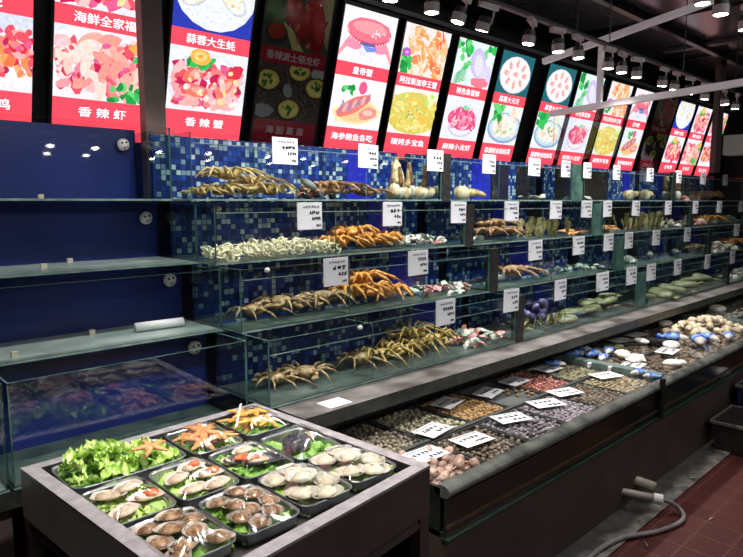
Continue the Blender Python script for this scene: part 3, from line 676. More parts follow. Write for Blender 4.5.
# painted wall in front, glass front above it
struct('wall_pool_front', MB().box(1.66, 9.6, 1.345, 1.42, 0, .40), M['poolwall'])
struct('trim_pool_sill', MB().box(1.655, 9.6, 1.325, 1.36, .392, .405), M['greenedge'])
r = empty('shellfish_pool', 'long dark glass shellfish pool below the stone ledge', 'pool', (3.6, 1.7, .40)); off = tuple(r.location)
MB().box(1.66, 9.6, 1.34, 1.352, .405, .548).build('front_glass', M['underframe'], r, off)
MB().box(1.66, 9.6, 1.334, 1.34, .44, .452).build('front_rail', pbr('brown_rail', (.05, .035, .02), (.09, .06, .035), rough=.4), r, off)
def rimf(u, v):
    x = 1.66 + 7.94 * u; a = v * 2 * PI
    return (x, 1.362 + .037 * math.cos(a), .575 + .024 * math.sin(a) + .0015 * math.sin(x * 40 + a * 2))
RB = MB().grid(rimf, 160, 10); RB.quad([rimf(0, k / 10) for k in range(10)]); RB.build('front_rim', M['rim'], r, off, smooth=True)
MB().box(1.66, 1.672, 1.37, 2.075, .40, .585).build('end_glass', M['underframe'], r, off)
MB().box(1.66, 9.6, 1.352, 2.075, .40, .42).build('pool_floor', M['stone_dark'], r, off)
MB().box(3.62, 3.70, 1.385, 2.075, .42, .612).build('divider', M['divtop'], r, off)
MB().box(5.80, 5.90, 1.385, 2.075, .42, .612).build('divider', M['divtop'], r, off)
MB().box(1.672, 9.6, 1.697, 1.713, .42, .583).build('middle_divider', M['traygrey'], r, off)
q = MB(); q.grid(lambda u, v: (1.68 + 7.9 * u, 1.39 + .685 * v, .586 + .0012 * math.sin(u * 210 + v * 9) + .0010 * math.sin(u * 97 - v * 31)), 260, 20)
q.build('water_surface', M['poolwater'], r, off, smooth=True)
MB().box(3.50, 3.535, 1.315, 1.334, .41, .625).build('front_post', M['black'], r, off)

# shellfish kinds
def clam_mesh(name, mat, rx=.014, ry=.011, rz=.006, seg=(9, 6)):
    q = MB()
    q.ell((0, 0, .0015), (rx, ry, rz), seg[0], seg[1], fn=lambda d: 1 + .10 * math.cos(3 * d.x) - (.12 if d.y > .6 else 0) + (.05 if abs(d.z) < .25 else 0))
    o = q.build(name, mat, smooth=True); return o
def whelk_mesh(name, mat, s=.026):
    q = MB(); pts = []; rr = []
    for i in range(9):
        t = i / 8; pts.append((s * (1.3 - 2.5 * t), .25 * s * math.sin(t * 3), .1 * s * math.sin(t * 5))); rr.append(s * (.10 + .75 * math.sin(PI * min(1, t * 1.15 + .08)) * (1 - .45 * t)) * (1 + .12 * (i % 2)))
    q.tube(pts, rr, 9); return q.build(name, mat, smooth=True)
def worm_mesh(name, mat):
    q = MB(); q.tube([(-.02, 0, 0), (-.008, .005, .003), (.006, -.004, .002), (.02, .003, 0)], [.003, .006, .006, .003], 7); return q.build(name, mat, smooth=True)
def fill(x0, x1, y0, y1, proto, cat, label, group, pitch, z=.575, n=None, rnz=.5, sc=(.85, 1.15), bedmat=None, bed=None):
    # one layer of single shells over a bed of the same shells nobody could count
    if n == 0: z += .004
    if bed:
        q = MB(); random.seed(int(x0 * 1000) + int(y0 * 77))
        nx = int((x1 - x0) / (pitch * .9)); ny = int((y1 - y0) / (pitch * .9))
        for i in range(nx):
            for j in range(ny):
                c = (x0 + (i + .5) * (x1 - x0) / nx + rnd(-.004, .004), y0 + (j + .5) * (y1 - y0) / ny + rnd(-.004, .004), z - (.010 if n != 0 else .004) + rnd(-.003, .003))
                q.ell(c, (pitch * .55, pitch * .45, .008), 7, 5, T=Euler((rnd(-.5, .5), rnd(-.5, .5), rnd(0, 3))).to_matrix())
        q.box(x0, x1, y0, y1, z - .06, z - .016)
        tag(q.build(bed[0], bedmat, smooth=False), bed[1], cat, kind='stuff')
    nx = max(1, int((x1 - x0) / pitch)); ny = max(1, int((y1 - y0) / pitch)); cnt = 0
    for i in range(nx):
        for j in range(ny):
            if n is not None and cnt >= n: return
            if rnd(0, 1) < .12: continue
            proto.put((x0 + (i + .5 + rnd(-.3, .3)) * (x1 - x0) / nx, y0 + (j + .5 + rnd(-.3, .3)) * (y1 - y0) / ny, z + rnd(-.002, .004)), sc=rnd(*sc),
                      rot=(rnd(-rnz, rnz), rnd(-rnz, rnz), rnd(0, 2 * PI)), label=label, group=group)
            cnt += 1
PX = [1.675, 1.975, 2.30, 2.62, 2.95, 3.27, 3.615]
ROWS = {'back': (1.72, 2.07), 'front': (1.40, 1.69)}
spec = {('back', 0): ('grey', 'grey-brown clam', 'clam', .027), ('back', 1): ('pale', 'pale cream clam', 'clam', .026), ('back', 2): ('orange', 'orange-brown clam', 'clam', .025), ('back', 3): ('orange', None, 'clam', .03),
        ('back', 4): ('pink', 'pink sea worm', 'sea worm', .026), ('back', 5): ('olive', 'olive clam', 'clam', .027), ('front', 0): ('whelk', 'pinkish knobbly whelk', 'whelk', .046), ('front', 1): ('brown', 'dark brown snail', 'snail', .026),
        ('front', 2): ('purple', 'purple-grey clam', 'clam', .028), ('front', 3): ('purple', 'mottled grey clam', 'clam', .024), ('front', 4): ('brown', 'small brown clam', 'clam', .026), ('front', 5): ('tan', 'tan razor clam', 'clam', .027)}
for (row, i), (mk, nm, cat, pitch) in spec.items():
    x0, x1 = PX[i] + .006, PX[i + 1] - .006; y0, y1 = ROWS[row]
    r = empty('shellfish_basket', f'grey basket standing in the pool, {ORD[i]} from the near end in the {row} row', 'basket', ((x0 + x1) / 2, (y0 + y1) / 2, .42), group='grey baskets in the shellfish pool'); off = tuple(r.location)
    MB().box(x0, x1, y0, y1, .42, .43).build('basket_floor', M['traygrey'], r, off)
    for a in ((x0, x0 + .005, y0, y1), (x1 - .005, x1, y0, y1), (x0 + .005, x1 - .005, y0, y0 + .005), (x0 + .005, x1 - .005, y1 - .005, y1)):
        MB().box(a[0], a[1], a[2], a[3], .43, .578).build('basket_side', M['traygrey'], r, off)
    if row == 'back' and i == 3:
        q = MB().box(x0 + .006, x1 - .006, y0 + .006, y1 - .006, .43, .566); tag(q.build('wet_sheet', pbr('wet_grey_sheet', (.13, .14, .14), (.22, .23, .235), rough=.25, scale=8)), 'wet grey sheet covering a basket beside the orange-brown clams', 'sheet')
        pr = Proto(tag(clam_mesh('orange_clam', CL['orange']), '', 'clam'))
        fill(x0 + .17, x1 - .01, y0 + .02, y0 + .2, pr, 'clam', 'orange clam scattered on the wet grey sheet in the pool', 'orange clams on the grey sheet', .04, z=.572)
        continue
    NB = {('back', 0): 90, ('back', 1): 110, ('front', 2): 90, ('front', 0): None, ('front', 1): None, ('back', 4): None}.get((row, i), 0)
    mesh = None if NB == 0 else {'whelk': lambda: whelk_mesh('whelk', CL['whelk']), 'pink': lambda: worm_mesh('sea_worm', CL['pink'])}.get(mk, lambda: clam_mesh(nm.split()[-1] if cat != 'clam' else 'clam', CL[mk]))()
    pr = Proto(tag(mesh, '', cat)) if mesh else None
    fill(x0 + .012, x1 - .012, y0 + .012, y1 - .012, pr, cat, f'{nm} on top of the heap, {ORD[i]} basket of the {row} row', f'{nm}s in the {row} row', pitch,
         bed=((nm.split()[-1]) + '_bed', f'bed of {nm}s under the top layer, {ORD[i]} {row} basket'), bedmat=CL[mk], n=NB, sc=(.85, 1.2) if mk != 'whelk' else (.8, 1.1), z=.572 if mk != 'whelk' else .578)
# cards floating on the pool
def strokes(mb, x0, x1, y0, y1, z, n, ch, m=0):
    # handwriting: clusters of short bars
    w = (x1 - x0) / n
    for i in range(n):
        cx = x0 + (i + .5) * w
        for _ in range(6):
            a = random.choice((0, 0, PI / 2, .7, -.7)); l = w * rnd(.2, .42); t = ch * .026
            c = (cx + rnd(-.15, .15) * w, (y0 + y1) / 2 + rnd(-.35, .35) * (y1 - y0))
            dx, dy = math.cos(a) * l, math.sin(a) * l * .8; nx, ny = -math.sin(a) * t, math.cos(a) * t
            mb.quad([(c[0] - dx - nx, c[1] - dy - ny, z), (c[0] + dx - nx, c[1] + dy - ny, z), (c[0] + dx + nx, c[1] + dy + ny, z), (c[0] - dx + nx, c[1] - dy + ny, z)], m)
def flat_card(x, y, z, rz, w, h, label, cat='card', tilt=0, blue=False):
    r = empty('paper_card', label, cat, (x, y, z), (tilt, 0, rz))
    MB().box(-w / 2, w / 2, -h / 2, h / 2, 0, .0015).build('card_sheet', M['white'], r)
    q = MB(); n = random.choice((4, 5)); strokes(q, -w * .38, w * .30, h * .02, h * .22, .0022, n, h); strokes(q, -w * .05, w * .40, -h * .35, -h * .14, .0022, n - 1, h)
    q.build('handwriting', M['ink_blue'] if blue else M['ink'], r)
    q = MB(); strokes(q, -w * .42, w * .42, h * .34, h * .42, .0022, 9, h * .5); q.build('printed_heading', M['ink_grey'], r)
PC = [((1.84, 1.594), -.05, 'white card with blue writing on the whelks nearest the steel table', True), ((2.067, 1.752), .15, 'white card on the pale cream clams'), ((2.10, 1.563), -.1, 'white card on the dark brown snails'),
      ((2.45, 1.60), -.35, 'white card on the purple-grey clams'), ((2.76, 1.60), -.4, 'white card on the mottled grey clams, fourth front basket'), ((3.0, 1.63), -.3, 'white card on the small brown clams, fifth front basket'),
      ((2.41, 1.95), .25, 'white card on the orange-brown clams'), ((2.70, 1.91), .2, 'white card on the wet grey sheet in the pool'), ((2.98, 1.93), .05, 'white card beside the pink sea worms'), ((3.36, 1.94), -.05, 'white card on the olive clams under the ledge'),
      ((3.47, 1.63), -.35, 'large white card on the tan razor clams by the glass divider')]
for c in PC: flat_card(c[0][0], c[0][1], .5935, c[1], .17, .115, c[2], blue=len(c) > 3)
for x, y, rz, lb in ((4.02, 1.70, .5, 'white card propped beside the blue-wrapped shellfish past the divider'), (4.35, 1.62, .1, 'white card near the front of the second pool'), (4.72, 2.0, -.2, 'upper of two white cards below the ledge in the second pool'),
                     (4.45, 1.99, -.3, 'lower of two white cards below the ledge in the second pool'), (4.0, 1.93, .1, 'white card behind the blue-wrapped shellfish'), (3.80, 1.62, .1, 'white card just past the thick glass divider')):
    flat_card(x, y, .5935, rz, .19, .12, lb)
# contents of the second and third pool
g = MB(); random.seed(5)
for x in [3.72 + .052 * k for k in range(40)]:
    for y in (1.42, 1.47, 1.52, 1.57, 1.62, 1.67, 1.74, 1.79, 1.84, 1.89, 1.94, 1.99, 2.04):
        g.ell((x + rnd(-.02, .02), y + rnd(-.02, .02), .562 + rnd(-.006, .006)), (.022, .018, .009), 6, 4, T=Euler((rnd(-.5, .5), rnd(-.5, .5), rnd(0, 3))).to_matrix())
g.box(3.71, 5.79, 1.41, 2.07, .42, .556)
tag(g.build('mixed_shellfish_bed', pbr('mixed_shellfish', (.09, .055, .035), (.34, .25, .18), rough=.35, scale=13)), 'bed of mixed brown shellfish in the second pool', 'shellfish', kind='stuff')
g = MB()
for x in [5.95 + .07 * k for k in range(50)]:
    for y in (1.45, 1.53, 1.61, 1.76, 1.84, 1.92, 2.0):
        g.ell((x + rnd(-.02, .02), y + rnd(-.02, .02), .562 + rnd(-.006, .006)), (.035, .028, .012), 6, 4, T=Euler((rnd(-.5, .5), rnd(-.5, .5), rnd(0, 3))).to_matrix())
g.box(5.92, 9.5, 1.41, 2.07, .42, .556)
tag(g.build('pale_shellfish_bed', pbr('pale_shellfish', (.16, .15, .12), (.42, .40, .34), rough=.3, scale=9)), 'bed of pale shellfish in the far pool', 'shellfish', kind='stuff')
wh = Proto(tag(whelk_mesh('sea_snail', pbr('cream_snail', (.48, .36, .22), (.80, .70, .52), rough=.4, scale=30, bump=.3, objrand=.2), .034), '', 'sea snail'))
for i in range(70):
    u, v = rnd(0, 1), rnd(0, 1)
    wh.put((4.95 + .75 * u, 1.50 + .40 * v, .590 + .085 * math.sin(PI * min(1, u + .05)) * math.sin(PI * v)), sc=rnd(.8, 1.15), rot=(rnd(-.6, .6), rnd(-.6, .6), rnd(0, 6.3)), label='cream sea snail in the tall pale heap at the far end of the second pool', group='heaped cream sea snails')
def wrapped():
    # bundle of shellfish in a blue printed wrap: pale belly, twisted blue ends
    r = empty('wrapped_shellfish', '', 'packet')
    q = MB(); q.tube([(-.055, 0, 0), (-.04, 0, .004), (-.01, 0, .006), (.02, 0, .006), (.04, 0, .003)], [.006, .016, .023, .020, .012], 10, flat=.7); q.build('pale_shell', S['shell_white'], r, smooth=True)
    q = MB(); q.tube([(-.012, 0, .006), (.02, .004, .006), (.05, 0, .002), (.062, .004, 0), (.078, -.004, 0)], [.027, .031, .021, .009, .022], 9, flat=.7); q.build('blue_wrap', M['bluebag'], r, smooth=True)
    return r
wp = Proto(wrapped())
BW = [((3.45, 1.93), 2.0, .9, 'blue-wrapped packet on the olive clams below the ledge'), ((3.60, 1.50), -.4, .9, 'blue-wrapped packet in front of the thick glass divider'), ((3.585, 1.42), -.9, .75, 'small blue-wrapped packet by the pool rim, in front of the divider'),
      ((3.77, 1.97), 2.4, 1.1, 'blue-wrapped packet leftmost in the cluster past the divider'), ((3.92, 2.0), 1.6, 1.1, 'blue-wrapped packet nearest the ledge in the cluster past the divider'), ((3.86, 1.90), 3.0, 1.1, 'blue-wrapped packet in the middle of the cluster past the divider'),
      ((3.98, 1.86), .3, 1.1, 'blue-wrapped packet on the far side of the cluster past the divider'), ((3.78, 1.80), .2, 1.0, 'blue-wrapped packet in front of the cluster past the divider'),
      ((4.72, 1.70), 1.9, 1.5, 'blue-wrapped packet left of the snail heap'), ((4.72, 1.54), .4, 1.7, 'big blue-wrapped packet at the rim before the snail heap'), ((4.90, 1.52), .9, 1.4, 'blue-wrapped packet right of the big one by the snail heap'), ((5.05, 1.45), .2, 1.3, 'blue-wrapped packet nearest the pool rim below the snail heap')]
for (x, y), rz, sc, lb in BW: wp.put((x, y, .600 + .01 * sc), rz, sc, label=lb)
big = MB(); big.ell((0, 0, 0), (.085, .05, .022), 14, 8, fn=lambda d: 1 + .06 * math.sin(6 * d.x) + (.04 if abs(d.z) < .3 else 0)); bo = Proto(tag(big.build('large_shell', S['shell_white'], smooth=True), '', 'shell'))
for x, y, rz, s_, lb in ((4.02, 1.78, .6, 1.0, 'large white shell beside the blue-wrapped cluster'), (3.93, 1.66, .2, .9, 'long white shell in front of the blue-wrapped cluster'), (4.02, 1.45, 2.6, .95, 'long pale shell lying near the pool rim in the second pool'), (4.52, 1.66, .3, 1.1, 'large pale shell left of the blue packets by the snail heap'),
                       (4.5, 1.86, 1.0, .8, 'pale shell beside the dark pot in the second pool'), (5.3, 2.0, .2, 1.0, 'pale shell between snail heap and ledge'), (6.4, 1.95, .3, 1.4, 'large white shell in the far pool, nearest the divider'), (7.0, 1.8, 1.2, 1.4, 'large white shell in the middle of the far pool')):
    bo.put((x, y, .603), rz, s_, label=lb)
q = MB(); q.tube([(0, 0, 0), (0, 0, .02), (0, 0, .045)], [.07, .085, .08], 18, cap=False); q.disc((0, 0), .078, .03, 18); o = q.build('dark_pot', S['mussel'], smooth=True); o.location = (4.60, 1.80, .574); tag(o, 'dark round pot standing among the shellfish of the second pool', 'pot')
q = MB(); q.ell((0, 0, 0), (.10, .07, .008), 18, 5); o = q.build('flounder', S['flatfish'], smooth=True); o.location = (4.2, 1.93, .598); tag(o, 'flat yellowish fish lying beside the white cards in the second pool', 'fish')
# little white clips standing on the pool divider
def clip():
    r = empty('divider_clip', '', 'clip')
    q = MB(); q.box(-.018, .018, -.009, .009, .016, .026); q.build('clip_top', M['white'], r)
    for sx in (-1, 1): MB().box(sx * .014 - .004, sx * .014 + .004, -.009, .009, 0, .016).build('leg', M['white'], r)
    return r
cp = Proto(clip())
cp.put((3.605, 1.80, .586), .2, label='white clip on the near side of the glass divider, closer to the ledge'); cp.put((3.61, 1.67, .586), .1, label='white clip on the near side of the glass divider, closer to the front')

# ------------------------------------------------------------------ price cards on the tanks
TX = [1.93, 2.51, 3.095, 3.67, 4.25, 4.72, 5.08, 5.63, 6.36, 7.08, 7.83, 8.60]
TZ = {1: (1.853, 1.862), 2: (1.530, 1.540), 3: (1.272, 1.286), 4: (1.028, 1.040)}
def price_card(x, y, z, label, rz, ry, var):
    r = empty('price_card', label, 'price card', (x, y, z), (0, ry, rz), 'price cards hung on the tank fronts')
    w, h = .155, .132
    MB().box(-w / 2, w / 2, -.0015, .0015, -h / 2, h / 2).build('card_sheet', M['card_face'], r)
    q = MB(); strokes(q, -w * .30, w * .38, h * .30, h * .38, .0, 6, h * .7)
    q.v = [(v[0], -.0022, v[1]) for v in q.v]; q.build('printed_heading', M['ink_grey'], r)
    q = MB(); n = 3 + var % 3
    strokes(q, -w * .02 - .02 * (var % 2), w * .40, h * .06, h * .20, 0, n, h); strokes(q, w * .08, w * .44, -h * .16, -h * .04, 0, n, h); strokes(q, w * .25, w * .44, -h * .40, -h * .32, 0, 3, h)
    q.v = [(v[0], -.0022, v[1]) for v in q.v]; q.build('handwriting', M['ink'], r)
random.seed(11)
for k in (1, 2, 3, 4):
    n = 0
    for i, x in enumerate(TX):
        if (k == 3 and i in (2, 9, 11)) or (k == 4 and i in (0,)): continue
        if k == 4 and i > 10: continue
        z = TZ[k][0] + (TZ[k][1] - TZ[k][0]) * min(1, i / 5)
        price_card(x - (.015 if k == 4 and i == 2 else 0), YF[k] - .0018 - (.02 if k == 4 and i == 2 else 0), z, f'white price card, {ORD[n]} from the left along the {TN[k]} tier', rnd(-.06, .06) - (.10 if (k == 4 and i in (4,)) else 0), rnd(-.03, .03), i + k)
        n += 1

# ------------------------------------------------------------------ creatures
def crab(name, cat, mat, lmat, body=(.052, .045, .022), leg=.17, th=.0055, claw=.10, bump=.12, high=.05):
    r = empty(name, '', cat); random.seed(3)
    q = MB(); q.ell((0, 0, .03), body, 14, 8, fn=lambda d: 1 + bump * (math.sin(9 * d.x + 4 * d.y) * math.sin(8 * d.y)) * .8 - (.15 if d.y < -.85 else 0))
    for sx in (-1, 1): q.ell((sx * body[0] * .25, body[1] * .98, .04), (.004, .004, .006), 6, 4)
    q.build('body', mat, r, smooth=True)
    for sx in (-1, 1):
        for k in range(4):
            a = math.radians(38 - 34 * k); d = Vector((sx * math.cos(a), math.sin(a), 0)); L_ = leg * (1 - .08 * abs(k - 1.4))
            p0 = Vector((sx * body[0] * .8 * math.cos(a * .8), body[1] * .8 * math.sin(a), .028))
            pts = [p0, p0 + d * L_ * .22 + Vector((0, 0, high * .7)), p0 + d * L_ * .48 + Vector((0, 0, high)), p0 + d * L_ * .78 + Vector((0, -.02 * k, high * .25)), p0 + d * L_ + Vector((0, -.03 * k, -.022))]
            MB().tube(pts, [th, th * 1.25, th * 1.0, th * .8, th * .25], 6).build('leg', lmat, r, smooth=True)
        q = MB(); p0 = Vector((sx * body[0] * .6, body[1] * .75, .028))
        q.tube([p0, p0 + Vector((sx * .35 * claw, .35 * claw, .01)), p0 + Vector((sx * .30 * claw, .8 * claw, 0))], [th, th * 1.5, th * 1.4], 7)
        e = p0 + Vector((sx * .30 * claw, .8 * claw, 0)); q.tube([e, e + Vector((-sx * .08 * claw, .25 * claw, 0)), e + Vector((-sx * .25 * claw, .5 * claw, 0))], [th * 1.5, th * 2.0, th * .3], 7); q.tube([e, e + Vector((sx * .12 * claw, .25 * claw, .004)), e + Vector((-sx * .05 * claw, .5 * claw, .004))], [th, th * 1.2, th * .2], 6)
        q.build('claw', lmat, r, smooth=True)
    return r
P_spider = Proto(crab('spider_crab', 'crab', S['spider'], S['spider_pale'], body=(.062, .058, .032), leg=.145, th=.0085, claw=.08, high=.035))
P_dull = Proto(crab('spider_crab', 'crab', S['spider_dull'], S['spider_dull'], body=(.062, .056, .034), leg=.14, th=.008, claw=.08, high=.025))
P_brown = Proto(crab('brown_crab', 'crab', S['brown'], S['brown'], body=(.085, .06, .034), leg=.10, th=.010, claw=.09, high=.02))
P_king = Proto(crab('king_crab', 'crab', S['king'], S['king'], body=(.060, .055, .038), leg=.125, th=.011, claw=.08, high=.04, bump=.35))
P_gold = Proto(crab('golden_crab', 'crab', S['gold'], S['gold'], body=(.062, .05, .03), leg=.13, th=.0075, claw=.09, high=.05))
def FZ(k): return ZB[k] + .013
def P(pr, k, x, dy, rz, sc, label, dz=0, rot=None, group=None):
    sc = min(sc, .92 if pr is not P_brown else 1.1) if x < 4 else min(sc, 1.1); dy = .2 + (dy - .15) * .35
    return pr.put((x, YF[k] + dy, FZ(k) + .024 * (sc if not isinstance(sc, tuple) else sc[2]) + dz), rz, sc, label=label, rot=rot, group=group)
G1 = 'long-legged spider crabs'
P(P_spider, 1, 1.57, .20, 1.2, .62, 'pale spider crab at the left end of the top tier, behind the corner glass', group=G1)
P(P_spider, 1, 1.72, .16, .4, .92, 'spider crab with raised round shell in the top tier', dz=.075, group=G1)
P(P_spider, 1, 1.70, .30, 1.4, .85, 'spider crab underneath the raised one in the top tier', dz=.0, group=G1)
P(P_spider, 1, 1.90, .30, .9, .85, 'spider crab behind, between the raised one and the long-legged one in the top tier', dz=.045, group=G1)
P(P_spider, 1, 1.84, .12, 2.2, 1.1, 'spider crab reaching right with long pale legs in the top tier', group=G1)
P(P_spider, 1, 2.00, .25, -.8, .9, 'small spider crab at the right of the top tier crabs', dz=0, group=G1)
for i, (x, dy, rz, s_) in enumerate(((1.61, .18, .3, .8), (1.75, .12, 1.9, .9), (1.88, .2, 2.9, 1.1), (2.0, .1, -.5, .9))):
    P(P_dull, 3, x, dy, rz, s_, f'brown spider crab in the third tier, {ORD[i]} from the left', dz=.02 * (i % 2), group=G1)
for i, (x, dy, rz, s_) in enumerate(((1.60, .2, .8, .75), (1.74, .12, 2.4, .85), (2.10, .14, .5, .85))):
    P(P_dull, 4, x, dy, rz, s_, f'spider crab on the floor of the bottom tier, {ORD[i]} from the left', dz=.0, group=G1)
for i, (x, dy, rz, s_, dz) in enumerate(((2.22, .08, .2, 1.1, 0), (2.36, .12, 1.8, .9, 0), (2.50, .10, -.6, 1.15, 0), (2.50, .22, .9, 1.2, .065), (2.63, .12, 2.5, 1.0, .02))):
    P(P_gold, 4, x, dy, rz, s_, ['golden crab just left of the glass divider in the bottom tier', 'small golden crab right behind the divider of the bottom tier', 'golden crab below the others in the bottom tier heap', 'golden crab on top of the bottom tier heap', 'golden crab at the right of the bottom tier heap'][i], dz=dz, group='golden crabs')
for i, (x, dy, rz, s_, dz) in enumerate(((2.22, .12, .4, .95, .03), (2.34, .15, 2.0, 1.05, .02), (2.30, .18, 1.1, .9, .085), (2.46, .1, -.7, .9, 0))):
    P(P_king, 3, x, dy, rz, s_, ['leftmost spiny king crab in the third tier', 'middle spiny king crab in the third tier', 'spiny king crab on top of the third tier heap', 'rightmost spiny king crab in the third tier'][i], dz=dz, group='spiny king crabs')
for i, (x, dy, rz, s_, dz) in enumerate(((2.28, .15, .4, .85, 0), (2.42, .22, 1.9, .9, .045), (2.50, .12, .3, .85, 0), (2.64, .18, 2.6, .9, 0))):
    P(P_king, 2, x, dy, rz, s_, f'golden-brown spiny crab in the second tier, {ORD[i]} from the left', dz=dz, group='spiny crabs of the second tier')
P(P_brown, 1, 2.42, .15, .3, 1.1, 'broad brown crab left of the blue panel in the top tier', dz=.015)
P(P_brown, 1, 2.30, .12, 2.9, .8, 'smaller brown crab beside dark mussels in the top tier')
P(P_brown, 1, 2.68, .15, .1, .85, 'brown crab in front of the blue panel in the top tier')
P(P_brown, 3, 3.72, .14, .1, 1.25, 'round brown crab in the third tier, in front of the second blue panel', dz=.01)
P(P_brown, 2, 3.75, .15, .4, 1.2, 'brown crab at the base of the mound in the second tier, second bay', group='brown crabs of the second bay')
P(P_brown, 2, 3.86, .2, 2.0, 1.1, 'brown crab at the right of the mound in the second tier, second bay', dz=.0, group='brown crabs of the second bay')
P(P_brown, 2, 3.80, .22, 1.0, 1.0, 'brown crab on top of the mound in the second tier, second bay', dz=.06, group='brown crabs of the second bay')
P(P_gold, 1, 8.4, .2, 1.0, 1.6, 'golden crab in the farthest top tank'); P(P_gold, 1, 8.65, .15, 2.0, 1.5, 'second golden crab at the right end of the farthest top tank')
P(P_king, 2, 8.05, .15, 1.0, 1.5, 'orange crab in the second tier of the farthest bay'); P(P_king, 3, 8.35, .15, 1.0, 1.4, 'orange crab in the third tier of the farthest bay')
P(P_brown, 3, 7.15, .15, 1.0, 1.2, 'dark crab beside the far black post in the third tier')
# shrimp heap
q = MB(); pts = [(.035 * math.cos(a), .035 * math.sin(a), 0) for a in [x * .38 for x in range(8)]]
q.tube(pts, [.003, .0085, .010, .0095, .008, .007, .005, .009], 7, flat=.8); q.tube([pts[0], (.045, -.012, .004), (.03, -.04, .008)], [.0012, .001, .0005], 4)
P_shr = Proto(tag(q.build('pale_shrimp', S['shrimp'], smooth=True), '', 'shrimp')); random.seed(21)
for i in range(280):
    x = rnd(1.47, 2.17); h = .055 * (1 - ((x - 1.85) / .42) ** 2 * .8)
    P_shr.put((x, YF[2] + rnd(.03, .30), FZ(2) + .012 + rnd(0, max(.01, h))), sc=rnd(.55, .8), rot=(rnd(-1, 1), rnd(-1, 1), rnd(0, 6.3)), label='pale cream shrimp in the heap at the left of the second tier', group='heaped pale shrimp')
# scallops and mixed shells
q = MB()
def fan(u, v):
    a = math.radians(-65 + 130 * u); rr = .034 * v * (1 + .04 * math.cos(u * 50)); z = .011 * math.sin(PI * min(1, v * .95)) * (1 - (2 * u - 1) ** 2 * .6) + .0015 * math.cos(u * 56) * v
    return (rr * math.sin(a), rr * math.cos(a) - .017, z)
q.grid(fan, 20, 5); q.grid(lambda u, v: (fan(u, v)[0], fan(u, v)[1], -fan(u, v)[2] * .5), 20, 5); q.box(-.010, .010, -.022, -.014, -.002, .002)
fan_me = q
shells = {c: Proto(tag(fan_me.build('scallop_shell', S[c], smooth=True), '', 'scallop')) for c in ('shell_white', 'shell_pink', 'shell_green')}
def heap(k, x0, x1, n, cols, where, h=.045, sc=(.9, 1.3), y0=.04, y1=.26):
    for i in range(n):
        c = random.choice(cols); t = rnd(0, 1); x = x0 + (x1 - x0) * t
        shells[c].put((x, YF[k] + rnd(y0, y1), FZ(k) + .012 + rnd(0, h) * math.sin(PI * (t * .9 + .05))), sc=rnd(*sc), rot=(rnd(-.8, .8), rnd(-.8, .8), rnd(0, 6.3)),
                      label={'shell_white': 'white', 'shell_pink': 'pinkish red', 'shell_green': 'greenish'}[c] + f' scallop shell in the heap {where}', group=f'scallops {where}')
AL = ['shell_white', 'shell_pink', 'shell_green']
heap(2, 2.66, 3.12, 30, AL + ['shell_white', 'shell_green'], 'in the second tier left of the black post'); heap(3, 2.62, 3.14, 46, AL + ['shell_white'], 'in the third tier left of the black post'); heap(4, 2.80, 3.15, 56, AL + ['shell_pink'], 'in the bottom tier left of the black post', h=.06)
heap(1, 2.08, 2.26, 8, ['shell_pink', 'shell_white'], 'beside the spider crabs in the top tier', h=.03); heap(2, 3.36, 3.50, 6, ['shell_white'], 'right of the black post in the second tier', h=.03)
heap(2, 7.15, 7.6, 26, ['shell_white', 'shell_pink'], 'in the second tier of the farthest bay', sc=(1.3, 2), h=.08); heap(3, 7.3, 8.1, 40, ['shell_white'], 'in the third tier of the farthest bay', sc=(1.3, 2), h=.07)
heap(2, 8.4, 9.1, 26, ['shell_green'], 'at the far end of the second tier', sc=(1.5, 2.2), h=.06); heap(1, 7.55, 7.95, 14, ['shell_pink', 'shell_white'], 'in the top tier of the farthest bay', sc=(1.4, 2), h=.05)
# mussels beside the brown crab
q = MB(); q.ell((0, 0, 0), (.045, .02, .014), 12, 7, fn=lambda d: 1 - .35 * max(0, d.x) ** 2); pm_ = Proto(tag(q.build('dark_mussel', S['mussel'], smooth=True), '', 'mussel'))
for i, (x, dy, a, dz) in enumerate(((2.16, .12, .4, .0), (2.22, .10, 2.2, .01), (2.25, .16, 1.0, .03), (2.19, .2, .1, .03), (2.31, .08, .7, .0))): pm_.put((x, YF[1] + dy, FZ(1) + .016 + dz), rot=(rnd(-.5, .5), .3, a), sc=1.1, label='dark mussel in the small pile left of the broad brown crab', group='dark mussels in the top tier')
q = MB(); q.ell((0, 0, 0), (.075, .018, .022), 14, 8, fn=lambda d: 1 - .3 * max(0, -d.x)); q.tube([(-.05, 0, 0), (-.085, 0, .01)], [.008, .014], 6, flat=.3)
pf = Proto(tag(q.build('grey_fish', S['fish'], smooth=True), '', 'fish'))
pf.put((2.15, YF[1] + .10, FZ(1) + .085), rot=(0, .45, 0), sc=1.0, label='pale grey fish tilted over the mussels in the top tier')
for i, (x, dy) in enumerate(((3.55, .2), (4.05, .15), (4.35, .22))): pf.put((x, YF[3] + dy, FZ(3) + .03), .2 * i, sc=1.1, label=f'dark grey fish on the third tier, {ORD[i]} from left in second bay', group='grey fish of the third tier')
for i, (x, dy) in enumerate(((5.4, .15), (6.0, .2), (6.5, .15))): pf.put((x, YF[3] + dy, FZ(3) + .04), .3 * i, sc=1.6, label=f'grey fish on the third tier floor, {ORD[i]} from the left in the third bay', group='grey fish of the third bay')
